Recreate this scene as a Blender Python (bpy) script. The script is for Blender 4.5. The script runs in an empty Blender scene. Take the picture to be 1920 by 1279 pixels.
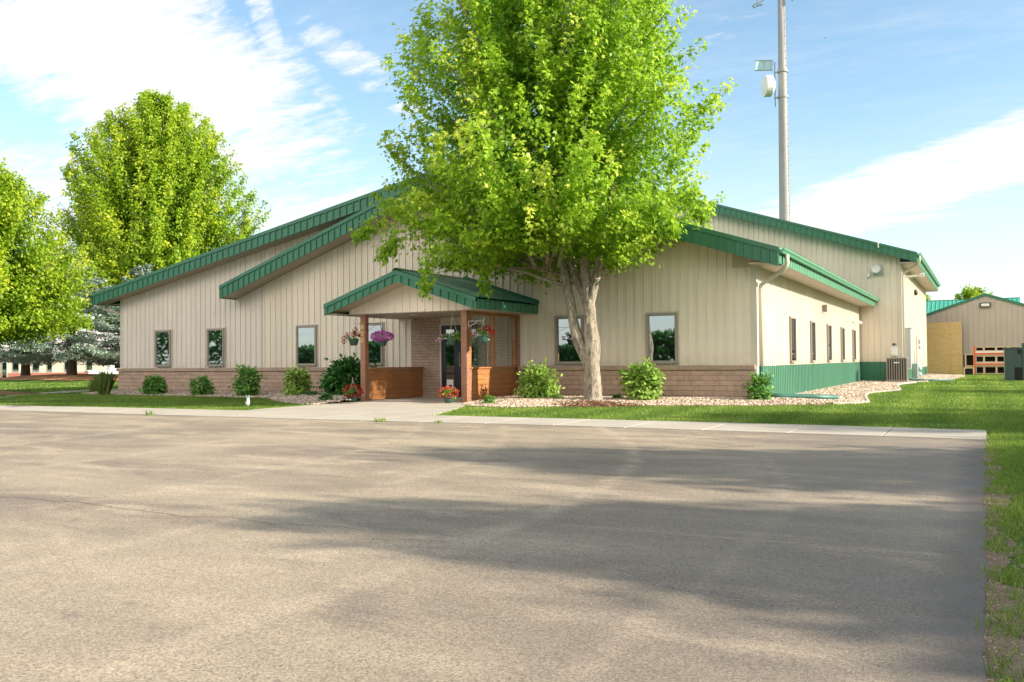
import bpy, math, random
import numpy as np
from mathutils import Vector, Matrix, noise

rng = np.random.default_rng(11)
random.seed(5)
R = math.radians
scene = bpy.context.scene
COL = scene.collection

# ------------------------------------------------------------------ camera
EYE = Vector((0.0, 0.0, 1.05))
cam_data = bpy.data.cameras.new("camera")
cam = bpy.data.objects.new("camera", cam_data)
COL.objects.link(cam)
YAW, PITCH, ROLL = 0.4955456, 0.0225144, -0.0086599
_F = Vector((-math.sin(YAW) * math.cos(PITCH), math.cos(YAW) * math.cos(PITCH), math.sin(PITCH)))
_R = Vector((math.cos(YAW), math.sin(YAW), 0))
_U = _R.cross(_F)
_R2 = _R * math.cos(ROLL) + _U * math.sin(ROLL)
_U2 = _U * math.cos(ROLL) - _R * math.sin(ROLL)
cam.matrix_world = Matrix(((_R2.x, _U2.x, -_F.x, EYE.x), (_R2.y, _U2.y, -_F.y, EYE.y), (_R2.z, _U2.z, -_F.z, EYE.z), (0, 0, 0, 1)))
cam_data.sensor_width = 36.0
cam_data.lens = 1641.62 / 1920 * 36
cam_data.clip_start = 0.05
cam_data.clip_end = 3000
scene.camera = cam

# ------------------------------------------------------------------ light
SUN_EL = R(24.5)
SUN_OFF = R(7)            # the sun stands this far behind the plane of the front wall
sun_dir = Vector((math.cos(SUN_EL) * math.cos(SUN_OFF), math.cos(SUN_EL) * math.sin(SUN_OFF), math.sin(SUN_EL)))
sl = bpy.data.lights.new("sun", 'SUN')
sl.energy = 3.9
sl.angle = R(0.6)
sl.color = (1.0, 0.90, 0.76)
sun = bpy.data.objects.new("sun", sl)
COL.objects.link(sun)
sun.rotation_euler = sun_dir.to_track_quat('Z', 'Y').to_euler()
sun.location = (30, 5, 30)

world = bpy.data.worlds.new("World")
scene.world = world
world.use_nodes = True
SKY_STRENGTH = 0.10
scene.view_settings.view_transform = 'Standard'
scene.view_settings.look = 'None'
scene.view_settings.exposure = 1.42
scene.view_settings.gamma = 1.0
scene.view_settings.use_curve_mapping = False
scene.cycles.max_bounces = 7
scene.cycles.diffuse_bounces = 4
scene.cycles.glossy_bounces = 3
scene.cycles.transmission_bounces = 5
scene.cycles.transparent_max_bounces = 8
scene.cycles.use_denoising = True


class NT:
    """small helper round a node tree"""
    def __init__(self, tree):
        self.t = tree
        tree.nodes.clear()

    def n(self, typ, **kw):
        nd = self.t.nodes.new(typ)
        for k, v in kw.items():
            setattr(nd, k, v)
        return nd

    def l(self, a, b):
        self.t.links.new(a, b)

    def val(self, sock, v):
        if isinstance(v, bpy.types.NodeSocket):
            self.l(v, sock)
        else:
            sock.default_value = v

    def math(self, op, a, b=0.0, clamp=False):
        nd = self.n('ShaderNodeMath', operation=op, use_clamp=clamp)
        self.val(nd.inputs[0], a)
        self.val(nd.inputs[1], b)
        return nd.outputs[0]

    def dot(self, a, vec):
        nd = self.n('ShaderNodeVectorMath', operation='DOT_PRODUCT')
        self.l(a, nd.inputs[0])
        nd.inputs[1].default_value = vec
        return nd.outputs['Value']

    def mix(self, f, a, b, mode='MIX'):
        nd = self.n('ShaderNodeMix', data_type='RGBA', blend_type=mode)
        self.val(nd.inputs[0], f)
        self.val(nd.inputs[6], a if isinstance(a, bpy.types.NodeSocket) else (*a, 1))
        self.val(nd.inputs[7], b if isinstance(b, bpy.types.NodeSocket) else (*b, 1))
        return nd.outputs[2]

    def noise(self, vec, scale, detail=4, rough=0.5, dist=0.0):
        nd = self.n('ShaderNodeTexNoise')
        nd.inputs['Scale'].default_value = scale
        nd.inputs['Detail'].default_value = detail
        nd.inputs['Roughness'].default_value = rough
        nd.inputs['Distortion'].default_value = dist
        if vec is not None:
            self.l(vec, nd.inputs['Vector'])
        return nd.outputs['Fac']

    def ramp(self, f, a, b, lo=0.0, hi=1.0):
        nd = self.n('ShaderNodeMapRange', clamp=True, interpolation_type='SMOOTHSTEP')
        self.val(nd.inputs[0], f)
        nd.inputs[1].default_value = a
        nd.inputs[2].default_value = b
        nd.inputs[3].default_value = lo
        nd.inputs[4].default_value = hi
        return nd.outputs[0]

    def mapping(self, vec, scale=(1, 1, 1), rot=(0, 0, 0)):
        nd = self.n('ShaderNodeMapping')
        nd.inputs['Scale'].default_value = scale
        nd.inputs['Rotation'].default_value = rot
        self.l(vec, nd.inputs['Vector'])
        return nd.outputs[0]


def sky_dir(u, v):
    """direction in the world of a place in the sky (cloud banks are laid out on the sky sphere)"""
    return (_F + _R2 * ((u - 960) / 1641.6) - _U2 * ((v - 639.5) / 1641.6)).normalized()


def build_sky():
    w = NT(world.node_tree)
    sky = w.n('ShaderNodeTexSky', sky_type='NISHITA')
    sky.sun_disc = False
    sky.sun_elevation = SUN_EL
    sky.sun_rotation = math.atan2(sun_dir.x, sun_dir.y)
    sky.altitude = 300
    sky.air_density = 1.0
    sky.dust_density = 0.6
    sky.ozone_density = 1.6
    tc = w.n('ShaderNodeTexCoord')
    d = tc.outputs['Generated']
    sep = w.n('ShaderNodeSeparateXYZ')
    w.l(d, sep.inputs[0])
    zz = w.math('ADD', w.math('MAXIMUM', sep.outputs[2], 0.0), 0.16)
    comb = w.n('ShaderNodeCombineXYZ')
    w.l(w.math('DIVIDE', sep.outputs[0], zz), comb.inputs[0])
    w.l(w.math('DIVIDE', sep.outputs[1], zz), comb.inputs[1])
    p = comb.outputs[0]
    # (centre u, v, half length, half width, tilt in degrees, weight)
    blobs = [(190, 75, 420, 150, 27, 1.05), (60, 165, 260, 40, 20, 0.7), (60, 320, 300, 50, 10, 0.72), (20, 430, 300, 80, 8, .8),
             (492, 30, 80, 24, 75, .85), (590, 160, 80, 26, 40, .70), (690, 140, 140, 34, 34, .72), (545, 22, 40, 16, 40, .45),
             (540, 380, 240, 60, 8, .75), (400, 250, 200, 50, 22, .7), (1850, 300, 470, 52, -17, 1.0), (1600, 365, 330, 36, -14, .8),
             (1420, 25, 180, 26, -22, .5), (1000, 330, 300, 80, 0, .4)]
    tot = None
    for (u, v, a, b, tilt, wt) in blobs:
        c0 = sky_dir(u, v)
        t = R(tilt)
        ca = sky_dir(u + 100 * math.cos(t), v + 100 * math.sin(t)) - c0
        cb = sky_dir(u - 100 * math.sin(t), v + 100 * math.cos(t)) - c0
        ax = ca.normalized() * (1641.6 / a)
        bx = cb.normalized() * (1641.6 / b)
        # subtract the centre so that each axis reads zero there; only the half of the sky in front counts
        sub = w.n('ShaderNodeVectorMath', operation='SUBTRACT')
        w.l(d, sub.inputs[0])
        sub.inputs[1].default_value = c0
        qa = w.dot(sub.outputs[0], ax)
        qb = w.dot(sub.outputs[0], bx)
        qc = w.dot(sub.outputs[0], c0 * 6)
        r2 = w.math('ADD', w.math('ADD', w.math('MULTIPLY', qa, qa), w.math('MULTIPLY', qb, qb)), w.math('MULTIPLY', qc, qc))
        m = w.math('MULTIPLY', w.ramp(r2, 2.6, 0.0), wt)
        tot = m if tot is None else w.math('MAXIMUM', tot, m)
    # thin general cover far from the banks
    back = w.ramp(w.dot(d, (-0.2, -1, 0.1)), -0.2, 0.6, 0.0, 0.55)
    tot = w.math('MAXIMUM', tot, back)
    pm = w.mapping(p, scale=(1.0, 2.2, 1.0), rot=(0, 0, R(-35)))
    n1 = w.noise(pm, 1.6, 9, 0.62, 0.35)
    n2 = w.noise(w.mapping(p, scale=(1, 3.4, 1), rot=(0, 0, R(-30))), 4.5, 7, 0.65, 0.5)
    n3 = w.noise(w.mapping(p, scale=(1, 2.2, 1), rot=(0, 0, R(-50))), 11, 6, 0.7, 0.8)
    nn = w.math('ADD', w.math('ADD', w.math('MULTIPLY', n1, 0.46), w.math('MULTIPLY', n2, 0.30)), w.math('MULTIPLY', n3, 0.24))
    s = w.math('ADD', w.math('MULTIPLY', w.math('SUBTRACT', nn, 0.5), 5.2), w.math('MULTIPLY', w.math('SUBTRACT', tot, 0.45), 1.45))
    cloud = w.ramp(s, -0.15, 0.85)
    thin = w.ramp(nn, 0.42, 0.72, 0.0, 0.24)
    cloud = w.math('MAXIMUM', cloud, thin)
    # haze of thin high cloud toward the horizon
    hz = w.ramp(sep.outputs[2], 0.30, 0.0, 0.04, 0.62)
    cloud = w.math('ADD', cloud, w.math('MULTIPLY', w.math('SUBTRACT', 1.0, cloud), hz))
    hs = w.n('ShaderNodeHueSaturation')
    hs.inputs['Saturation'].default_value = 0.93
    hs.inputs['Value'].default_value = 1.0
    w.l(sky.outputs[0], hs.inputs['Color'])
    shade = w.ramp(n2, 0.3, 0.7, 0.86, 1.0)
    cl = w.mix(shade, (3.5, 3.7, 3.95), (4.15, 4.15, 4.15))
    # bright warm cloud added unseen behind the viewer to fill the shaded front wall
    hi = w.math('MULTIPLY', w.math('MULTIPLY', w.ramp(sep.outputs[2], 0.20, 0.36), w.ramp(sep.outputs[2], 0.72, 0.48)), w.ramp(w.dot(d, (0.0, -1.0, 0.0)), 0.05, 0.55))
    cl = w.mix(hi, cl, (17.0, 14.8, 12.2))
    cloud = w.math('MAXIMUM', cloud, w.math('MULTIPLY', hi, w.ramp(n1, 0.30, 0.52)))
    blue = w.mix(1.0, hs.outputs[0], (0.86, 1.0, 0.97), 'MULTIPLY')
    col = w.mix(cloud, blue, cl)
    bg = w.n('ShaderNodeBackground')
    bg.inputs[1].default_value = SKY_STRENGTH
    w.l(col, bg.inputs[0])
    out = w.n('ShaderNodeOutputWorld')
    w.l(bg.outputs[0], out.inputs[0])


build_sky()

# ------------------------------------------------------------------ materials
MATS = {}


def new_mat(name):
    m = bpy.data.materials.new(name)
    m.use_nodes = True
    return m, NT(m.node_tree)


def finish(t, shader, bump=None):
    out = t.n('ShaderNodeOutputMaterial')
    t.l(shader, out.inputs[0])


def principled(t, color, rough=0.5, metal=0.0, spec=0.5, normal=None, **kw):
    b = t.n('ShaderNodeBsdfPrincipled')
    t.val(b.inputs['Base Color'], color if isinstance(color, bpy.types.NodeSocket) else (*color, 1))
    t.val(b.inputs['Roughness'], rough)
    b.inputs['Metallic'].default_value = metal
    b.inputs['Specular IOR Level'].default_value = spec
    if normal is not None:
        t.l(normal, b.inputs['Normal'])
    for k, v in kw.items():
        t.val(b.inputs[k], v)
    return b.outputs[0]


def bump(t, h, strength=0.3, dist=0.02):
    b = t.n('ShaderNodeBump')
    b.inputs['Strength'].default_value = strength
    b.inputs['Distance'].default_value = dist
    t.l(h, b.inputs['Height'])
    return b.outputs[0]


def painted(name, color, var=0.10, rough=0.45, metal=0.0, nscale=3.0, spec=0.5, bumpy=0.05, vert=True):
    """plain material with soft dirt variation"""
    m, t = new_mat(name)
    co = t.n('ShaderNodeTexCoord').outputs['Object']
    v = t.mapping(co, scale=(1, 1, 0.25) if vert else (1, 1, 1))
    n1 = t.noise(v, nscale, 5, 0.6)
    n2 = t.noise(co, nscale * 14, 3, 0.6)
    f = t.math('ADD', t.math('MULTIPLY', n1, 0.7), t.math('MULTIPLY', n2, 0.3))
    c = t.mix(t.ramp(f, 0.3, 0.7), tuple(x * (1 - var) for x in color), tuple(min(1, x * (1 + var)) for x in color))
    r = t.ramp(n2, 0.3, 0.7, rough * 0.85, min(1, rough * 1.15))
    nr = bump(t, n2, bumpy, 0.005)
    finish(t, principled(t, c, r, metal, spec, nr))
    MATS[name] = m
    return m


painted('siding', (0.62, 0.54, 0.42), 0.05, 0.5, nscale=1.2)
painted('siding_grey', (0.60, 0.54, 0.46), 0.05, 0.5, nscale=1.2)


def mat_siding(name, color):
    m, t = new_mat(name)
    co = t.n('ShaderNodeTexCoord').outputs['Object']
    sp = t.n('ShaderNodeSeparateXYZ')
    t.l(co, sp.inputs[0])
    h = t.math('ADD', sp.outputs[0], sp.outputs[1])
    n1 = t.noise(t.mapping(co, scale=(1, 1, 0.18)), 1.3, 5, 0.6)
    n2 = t.noise(co, 18, 3, 0.6)
    # each sheet of metal has a slightly different tone
    sheet = t.n('ShaderNodeTexWhiteNoise', noise_dimensions='1D')
    t.l(t.math('FLOOR', t.math('DIVIDE', h, 0.94)), sheet.inputs['W'])
    tone = t.math('ADD', t.math('MULTIPLY', n1, 0.75), t.math('MULTIPLY', sheet.outputs['Value'], 0.25))
    c = t.mix(t.ramp(tone, 0.3, 0.75), tuple(x * .92 for x in color), tuple(x * 1.05 for x in color))
    # fasteners in rows along the girts
    fx = t.math('ABSOLUTE', t.math('SUBTRACT', t.math('FRACT', t.math('DIVIDE', h, 0.235)), 0.5))
    fz = t.math('ABSOLUTE', t.math('SUBTRACT', t.math('FRACT', t.math('DIVIDE', sp.outputs[2], 0.62)), 0.5))
    dot = t.math('MULTIPLY', t.ramp(fx, 0.075, 0.03), t.ramp(fz, 0.026, 0.012))
    c = t.mix(t.math('MULTIPLY', dot, 0.28), c, tuple(x * .45 for x in color))
    # rain splash and dust low on the sheets, runs below the eaves
    low = t.math('MULTIPLY', t.ramp(sp.outputs[2], 1.35, 0.85), t.ramp(t.noise(co, 5, 5, .7), 0.35, 0.75))
    c = t.mix(t.math('MULTIPLY', low, 0.35), c, (0.33, 0.26, 0.18))
    run = t.ramp(t.noise(t.mapping(co, scale=(1, 1, .03)), 9, 4, .7), 0.60, 0.80)
    c = t.mix(t.math('MULTIPLY', run, 0.16), c, tuple(x * .6 for x in color))
    nb = t.noise(t.mapping(co, scale=(1, 1, .35)), 2.2, 2)
    finish(t, principled(t, c, 0.48, 0, 0.5, bump(t, nb, 0.25, 0.02)))
    MATS[name] = m


mat_siding('siding', (0.69, 0.61, 0.51))
mat_siding('siding_grey', (0.67, 0.60, 0.53))
painted('trim_tan', (0.52, 0.48, 0.40), 0.05, 0.45)
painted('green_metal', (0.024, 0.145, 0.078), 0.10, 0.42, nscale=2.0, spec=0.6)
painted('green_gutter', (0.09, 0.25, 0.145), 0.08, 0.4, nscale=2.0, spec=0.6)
painted('green_base_lit', (0.095, 0.255, 0.165), 0.12, 0.40, nscale=2.0, spec=0.6)  # paler copy of the green for sunlit bases, sheen put into the colour
painted('green_dark', (0.012, 0.07, 0.045), 0.12, 0.4)
painted('green_hose', (0.035, 0.13, 0.10), 0.12, 0.5)
painted('soffit', (0.42, 0.36, 0.29), 0.06, 0.55)
painted('white_metal', (0.72, 0.72, 0.70), 0.05, 0.45)
painted('grey_metal', (0.36, 0.38, 0.38), 0.08, 0.45)
painted('galvanised', (0.27, 0.27, 0.265), 0.12, 0.5, nscale=1.5)
painted('window_frame', (0.27, 0.235, 0.195), 0.05, 0.45)
painted('black_metal', (0.012, 0.012, 0.014), 0.1, 0.35)
painted('ac_metal', (0.23, 0.20, 0.18), 0.12, 0.5, nscale=4)
painted('box_green', (0.035, 0.065, 0.058), 0.12, 0.45)
painted('meter_green', (0.23, 0.33, 0.27), 0.1, 0.5)
painted('orange_steel', (0.60, 0.13, 0.03), 0.15, 0.5)
painted('pine_board', (0.55, 0.42, 0.27), 0.15, 0.75)
painted('gold_number', (0.72, 0.50, 0.22), 0.05, 0.4)
painted('pot_green', (0.025, 0.075, 0.055), 0.1, 0.5)
painted('tan_wall_far', (0.62, 0.53, 0.44), 0.04, 0.7)
painted('red_band', (0.42, 0.16, 0.12), 0.08, 0.8)
painted('roof_far', (0.62, 0.58, 0.54), 0.04, 0.7)
painted('truck_paint', (0.72, 0.71, 0.69), 0.03, 0.3)
painted('tyre', (0.02, 0.02, 0.02), 0.1, 0.8)
painted('dark_inside', (0.01, 0.009, 0.008), 0.2, 0.9)
painted('light_blue', (0.35, 0.52, 0.60), 0.1, 0.5)
painted('sack_cloth', (0.6, 0.58, 0.52), 0.1, 0.8)
painted('shed_siding', (0.44, 0.38, 0.32), 0.05, 0.55)
painted('shed_green', (0.07, 0.36, 0.25), 0.05, 0.45)

m, t = new_mat('tail_light')
finish(t, principled(t, (0.5, 0.02, 0.01), 0.3))
MATS['tail_light'] = m
m, t = new_mat('lamp_lens')
finish(t, principled(t, (0.75, 0.74, 0.70), 0.25))
MATS['lamp_lens'] = m


def mat_wood(name, c1, c2, rough=0.45):
    m, t = new_mat(name)
    co = t.n('ShaderNodeTexCoord').outputs['Object']
    v = t.mapping(co, scale=(2, 2, 40))
    n1 = t.noise(v, 1.3, 6, 0.65, 0.6)
    n2 = t.noise(co, 2.2, 3, 0.5)
    c = t.mix(t.ramp(n1, 0.3, 0.72), c1, c2)
    c = t.mix(t.math('MULTIPLY', t.ramp(n2, 0.35, 0.75), 0.45), c, tuple(x * 0.6 for x in c1))
    finish(t, principled(t, c, rough, 0, 0.5, bump(t, n1, 0.15, 0.004)))
    MATS[name] = m


mat_wood('cedar', (0.29, 0.11, 0.036), (0.48, 0.215, 0.080))
mat_wood('post_wood', (0.22, 0.10, 0.058), (0.38, 0.19, 0.11), 0.6)


def mat_plywood():
    m, t = new_mat('plywood')
    co = t.n('ShaderNodeTexCoord').outputs['Object']
    n1 = t.noise(t.mapping(co, scale=(1, 1, 7)), 1.6, 7, 0.6, 1.8)
    c = t.mix(t.ramp(n1, 0.32, 0.7), (0.46, 0.29, 0.10), (0.62, 0.44, 0.20))
    n2 = t.noise(co, 0.8, 2)
    c = t.mix(t.math('MULTIPLY', n2, 0.4), c, (0.66, 0.5, 0.25))
    finish(t, principled(t, c, 0.75))
    MATS['plywood'] = m


mat_plywood()


def mat_stone(name, base, axis='x', mortar=(0.16, 0.115, 0.09), bw=0.40, bh=0.155):
    """split-faced block in running courses with dark joints"""
    m, t = new_mat(name)
    co = t.n('ShaderNodeTexCoord').outputs['Object']
    sep = t.n('ShaderNodeSeparateXYZ')
    t.l(co, sep.inputs[0])
    cb = t.n('ShaderNodeCombineXYZ')
    t.l(sep.outputs[0] if axis == 'x' else sep.outputs[1], cb.inputs[0])
    t.l(t.math('SUBTRACT', sep.outputs[2], 0.005), cb.inputs[1])
    br = t.n('ShaderNodeTexBrick')
    t.l(cb.outputs[0], br.inputs['Vector'])
    br.inputs['Color1'].default_value = (*[x * 0.84 for x in base], 1)
    br.inputs['Color2'].default_value = (*[x * 1.18 for x in base], 1)
    br.inputs['Mortar'].default_value = (*mortar, 1)
    br.inputs['Scale'].default_value = 1.0
    br.inputs['Mortar Size'].default_value = 0.006
    br.inputs['Mortar Smooth'].default_value = 0.3
    br.inputs['Brick Width'].default_value = bw
    br.inputs['Row Height'].default_value = bh
    n1 = t.noise(co, 30, 6, 0.7)
    n2 = t.noise(co, 7, 4, 0.6)
    c = t.mix(t.ramp(n1, 0.25, 0.8), br.outputs['Color'], tuple(min(1, x * 1.35) for x in base))
    c = t.mix(t.math('MULTIPLY', t.ramp(n2, 0.45, 0.7), 0.4), c, tuple(x * 0.62 for x in base))
    h = t.math('ADD', t.math('MULTIPLY', n1, 0.5), t.math('ADD', t.math('MULTIPLY', n2, 0.7), t.math('MULTIPLY', br.outputs['Fac'], -0.9)))
    finish(t, principled(t, c, 0.9, 0, 0.2, bump(t, h, 0.9, 0.03)))
    MATS[name] = m


mat_stone('stone', (0.38, 0.27, 0.21), bh=0.129, bw=.36)
mat_stone('stone_fine', (0.36, 0.26, 0.205), bh=0.085, bw=.33)
mat_stone('stone_cap', (0.33, 0.245, 0.19), bw=0.80, bh=5)


def mat_glass(name, refl=0.50, tint=(0.80, 0.86, 0.90), dark=(0.010, 0.012, 0.012)):
    m, t = new_mat(name)
    co = t.n('ShaderNodeTexCoord').outputs['Object']
    nb = bump(t, t.noise(co, 0.9, 2), 0.05, 0.02)
    g = t.n('ShaderNodeBsdfGlossy')
    g.inputs['Color'].default_value = (*tint, 1)
    g.inputs['Roughness'].default_value = 0.015
    t.l(nb, g.inputs['Normal'])
    dk = t.n('ShaderNodeBsdfDiffuse')
    dk.inputs['Color'].default_value = (*dark, 1)
    mx = t.n('ShaderNodeMixShader')
    mx.inputs[0].default_value = refl
    t.l(dk.outputs[0], mx.inputs[1])
    t.l(g.outputs[0], mx.inputs[2])
    finish(t, mx.outputs[0])
    MATS[name] = m


mat_glass('window_glass')
mat_glass('door_glass', 0.45)


def mat_clear():
    m, t = new_mat('clear_panel')
    tr = t.n('ShaderNodeBsdfTransparent')
    tr.inputs['Color'].default_value = (0.86, 0.88, 0.88, 1)
    g = t.n('ShaderNodeBsdfGlossy')
    g.inputs['Roughness'].default_value = 0.05
    g.inputs['Color'].default_value = (0.9, 0.93, 0.95, 1)
    mx = t.n('ShaderNodeMixShader')
    mx.inputs[0].default_value = 0.22
    t.l(tr.outputs[0], mx.inputs[1])
    t.l(g.outputs[0], mx.inputs[2])
    finish(t, mx.outputs[0])
    MATS['clear_panel'] = m


mat_clear()


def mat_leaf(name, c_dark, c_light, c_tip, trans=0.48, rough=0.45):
    """leaf tint comes from a per-leaf attribute: 0 old leaf or shade-darkened inner leaf, 1 fresh shoot"""
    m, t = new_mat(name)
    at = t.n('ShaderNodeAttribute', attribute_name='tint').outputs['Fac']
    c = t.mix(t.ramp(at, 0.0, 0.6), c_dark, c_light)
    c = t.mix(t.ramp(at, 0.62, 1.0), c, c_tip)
    b = principled(t, c, rough, 0, 0.35)
    tr = t.n('ShaderNodeBsdfTranslucent')
    t.l(t.mix(0.5, c, tuple(min(1, x * 1.6) for x in c_light)), tr.inputs['Color'])
    mx = t.n('ShaderNodeMixShader')
    mx.inputs[0].default_value = trans
    t.l(b, mx.inputs[1])
    t.l(tr.outputs[0], mx.inputs[2])
    finish(t, mx.outputs[0])
    MATS[name] = m


mat_leaf('leaf_maple', (0.055, 0.165, 0.012), (0.31, 0.48, 0.030), (0.78, 0.78, 0.14))
mat_leaf('leaf_maple_far', (0.07, 0.165, 0.012), (0.29, 0.42, 0.022), (0.60, 0.60, 0.05))
mat_leaf('leaf_dark', (0.025, 0.10, 0.018), (0.055, 0.18, 0.03), (0.10, 0.27, 0.05), 0.25)
mat_leaf('leaf_mid', (0.06, 0.17, 0.025), (0.14, 0.32, 0.05), (0.33, 0.46, 0.11), 0.3)
mat_leaf('leaf_lime', (0.15, 0.28, 0.04), (0.29, 0.44, 0.08), (0.50, 0.58, 0.19), 0.3)
mat_leaf('needle_blue', (0.09, 0.15, 0.115), (0.27, 0.355, 0.28), (0.54, 0.61, 0.47), 0.1, 0.7)
mat_leaf('grass_blade', (0.055, 0.115, 0.013), (0.17, 0.265, 0.032), (0.44, 0.43, 0.13), 0.35, 0.5)
mat_leaf('weed_blade', (0.12, 0.20, 0.04), (0.24, 0.34, 0.08), (0.5, 0.46, 0.22), 0.3)
mat_leaf('petal_red', (0.20, 0.004, 0.010), (0.42, 0.008, 0.018), (0.62, 0.03, 0.05), 0.2)
mat_leaf('petal_orange', (0.34, 0.015, 0.01), (0.60, 0.05, 0.025), (0.85, 0.35, 0.16), 0.2)
mat_leaf('petal_purple', (0.40, 0.05, 0.34), (0.62, 0.14, 0.56), (0.85, 0.45, 0.80), 0.25)
mat_leaf('petal_pink', (0.7, 0.30, 0.45), (0.8, 0.45, 0.6), (0.85, 0.7, 0.45), 0.2)


def mat_bark(name, c1, c2):
    m, t = new_mat(name)
    co = t.n('ShaderNodeTexCoord').outputs['Object']
    n1 = t.noise(t.mapping(co, scale=(1, 1, 0.28)), 22, 7, 0.7, 0.6)
    n2 = t.noise(co, 3.5, 4, 0.6)
    c = t.mix(t.ramp(n1, 0.3, 0.7), c1, c2)
    c = t.mix(t.math('MULTIPLY', t.ramp(n2, 0.45, 0.75), 0.5), c, tuple(min(1, x * 1.45) for x in c2))
    n3 = t.noise(co, 60, 3, 0.6)
    h = t.math('ADD', n1, t.math('MULTIPLY', n3, 0.4))
    finish(t, principled(t, c, 0.9, 0, 0.2, bump(t, h, 1.0, 0.05)))
    MATS[name] = m


mat_bark('bark_maple', (0.12, 0.095, 0.07), (0.46, 0.40, 0.32))
mat_bark('bark_dark', (0.06, 0.04, 0.03), (0.16, 0.11, 0.08))


def mat_asphalt():
    m, t = new_mat('asphalt')
    co = t.n('ShaderNodeTexCoord').outputs['Object']
    big = t.noise(t.mapping(co, scale=(0.7, 1.3, 1), rot=(0, 0, 0.5)), 0.42, 4, 0.55, 0.6)
    med = t.noise(t.mapping(co, scale=(0.6, 1.6, 1), rot=(0, 0, -0.25)), 1.1, 6, 0.65, 0.4)
    speck = t.noise(co, 95, 3, 0.75)
    speck2 = t.noise(co, 28, 4, 0.7)
    vo = t.n('ShaderNodeTexVoronoi')
    vo.inputs['Scale'].default_value = 70
    t.l(co, vo.inputs['Vector'])
    c = t.mix(t.ramp(big, 0.34, 0.66), (0.215, 0.180, 0.145), (0.335, 0.282, 0.215))
    c = t.mix(t.ramp(med, 0.48, 0.72, 0, 0.8), c, (0.43, 0.365, 0.28))
    c = t.mix(t.ramp(med, 0.46, 0.26, 0, 0.65), c, (0.140, 0.120, 0.103))
    # pale worn wheel tracks running up the lot and a seam across it
    sp0 = t.n('ShaderNodeSeparateXYZ')
    t.l(co, sp0.inputs[0])
    X_, Y_ = sp0.outputs[0], sp0.outputs[1]
    yy = t.math('MAXIMUM', t.math('SUBTRACT', Y_, 5.0), 0.0)
    bend = t.math('MULTIPLY', t.math('MULTIPLY', yy, yy), 0.045)
    wob = t.math('MULTIPLY', t.noise(co, 1.1, 3), 0.30)
    xr = t.math('ADD', t.math('ADD', X_, bend), wob)
    tracks = None
    for x0, wd, wt in ((-2.52, 0.17, 1.0), (-1.05, 0.10, .5), (-4.3, 0.14, .6), (-5.9, 0.16, .6), (-8.4, .2, .7), (-11.0, .2, .7)):
        d = t.math('ABSOLUTE', t.math('SUBTRACT', xr, x0))
        k = t.math('MULTIPLY', t.ramp(d, wd, 0.01), wt)
        tracks = k if tracks is None else t.math('MAXIMUM', tracks, k)
    yr = t.math('ADD', Y_, t.math('MULTIPLY', t.noise(co, 0.5, 3), 0.5))
    for y0, wd in ((5.42, 0.05), (9.6, .05)):
        d = t.math('ABSOLUTE', t.math('SUBTRACT', yr, y0))
        tracks = t.math('MAXIMUM', tracks, t.math('MULTIPLY', t.ramp(d, wd, 0.01), .6))
    tracks = t.math('MULTIPLY', tracks, t.ramp(t.noise(co, 2.6, 5, 0.7), 0.36, 0.66, 0.1, 0.8))
    c = t.mix(tracks, c, (0.43, 0.36, 0.28))
    # aggregate: every stone its own tone
    vs = t.n('ShaderNodeTexVoronoi')
    vs.inputs['Scale'].default_value = 120
    t.l(co, vs.inputs['Vector'])
    sv = t.n('ShaderNodeSeparateColor')
    t.l(vs.outputs['Color'], sv.inputs[0])
    c = t.mix(1.0, c, t.mix(sv.outputs[0], (0.66, 0.63, 0.59), (1.40, 1.34, 1.22)), 'MULTIPLY')
    vb = t.n('ShaderNodeTexVoronoi')
    vb.inputs['Scale'].default_value = 60
    t.l(co, vb.inputs['Vector'])
    sb = t.n('ShaderNodeSeparateColor')
    t.l(vb.outputs['Color'], sb.inputs[0])
    c = t.mix(t.math('MULTIPLY', t.ramp(sb.outputs[0], 0.88, 0.95, 0, 0.6), t.ramp(vb.outputs['Distance'], .42, .18)), c, (0.52, 0.45, 0.36))
    c = t.mix(t.math('MULTIPLY', t.ramp(sb.outputs[1], 0.90, 0.95, 0, 0.6), t.ramp(vb.outputs['Distance'], .42, .18)), c, (0.06, 0.055, 0.05))
    # dark blotches of old oil and patches of fresher binder
    blot = t.noise(t.mapping(co, scale=(.8, 1.2, 1)), 2.4, 4, 0.6, 0.3)
    c = t.mix(t.ramp(blot, 0.62, 0.78, 0, 0.5), c, (0.10, 0.09, 0.085))
    c = t.mix(t.ramp(speck, 0.52, 0.72, 0, 0.6), c, (0.46, 0.39, 0.30))
    c = t.mix(t.ramp(speck, 0.46, 0.30, 0, 0.65), c, (0.085, 0.07, 0.06))
    c = t.mix(t.ramp(vo.outputs['Distance'], 0.16, 0.05, 0, 0.35), c, (0.52, 0.46, 0.37))
    # darker crumbling edge beside the grass
    sep = t.n('ShaderNodeSeparateXYZ')
    t.l(co, sep.inputs[0])
    edge = t.math('ADD', sep.outputs[0], t.math('MULTIPLY', t.noise(co, 3.0, 4), 0.30))
    c = t.mix(t.ramp(edge, -0.22, 0.10, 0, 0.6), c, (0.075, 0.062, 0.055))
    c = t.mix(t.ramp(edge, -3.6, -0.4, 0, 0.30), c, (0.130, 0.112, 0.098))  # broad darkening to the right: tree shade deepened in the asphalt colour
    h = t.math('ADD', speck, t.math('MULTIPLY', speck2, 0.8))
    rough = t.ramp(med, 0.3, 0.7, 0.62, 0.9)
    finish(t, principled(t, c, rough, 0, 0.35, bump(t, h, 0.35, 0.010)))
    MATS['asphalt'] = m


mat_asphalt()


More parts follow.
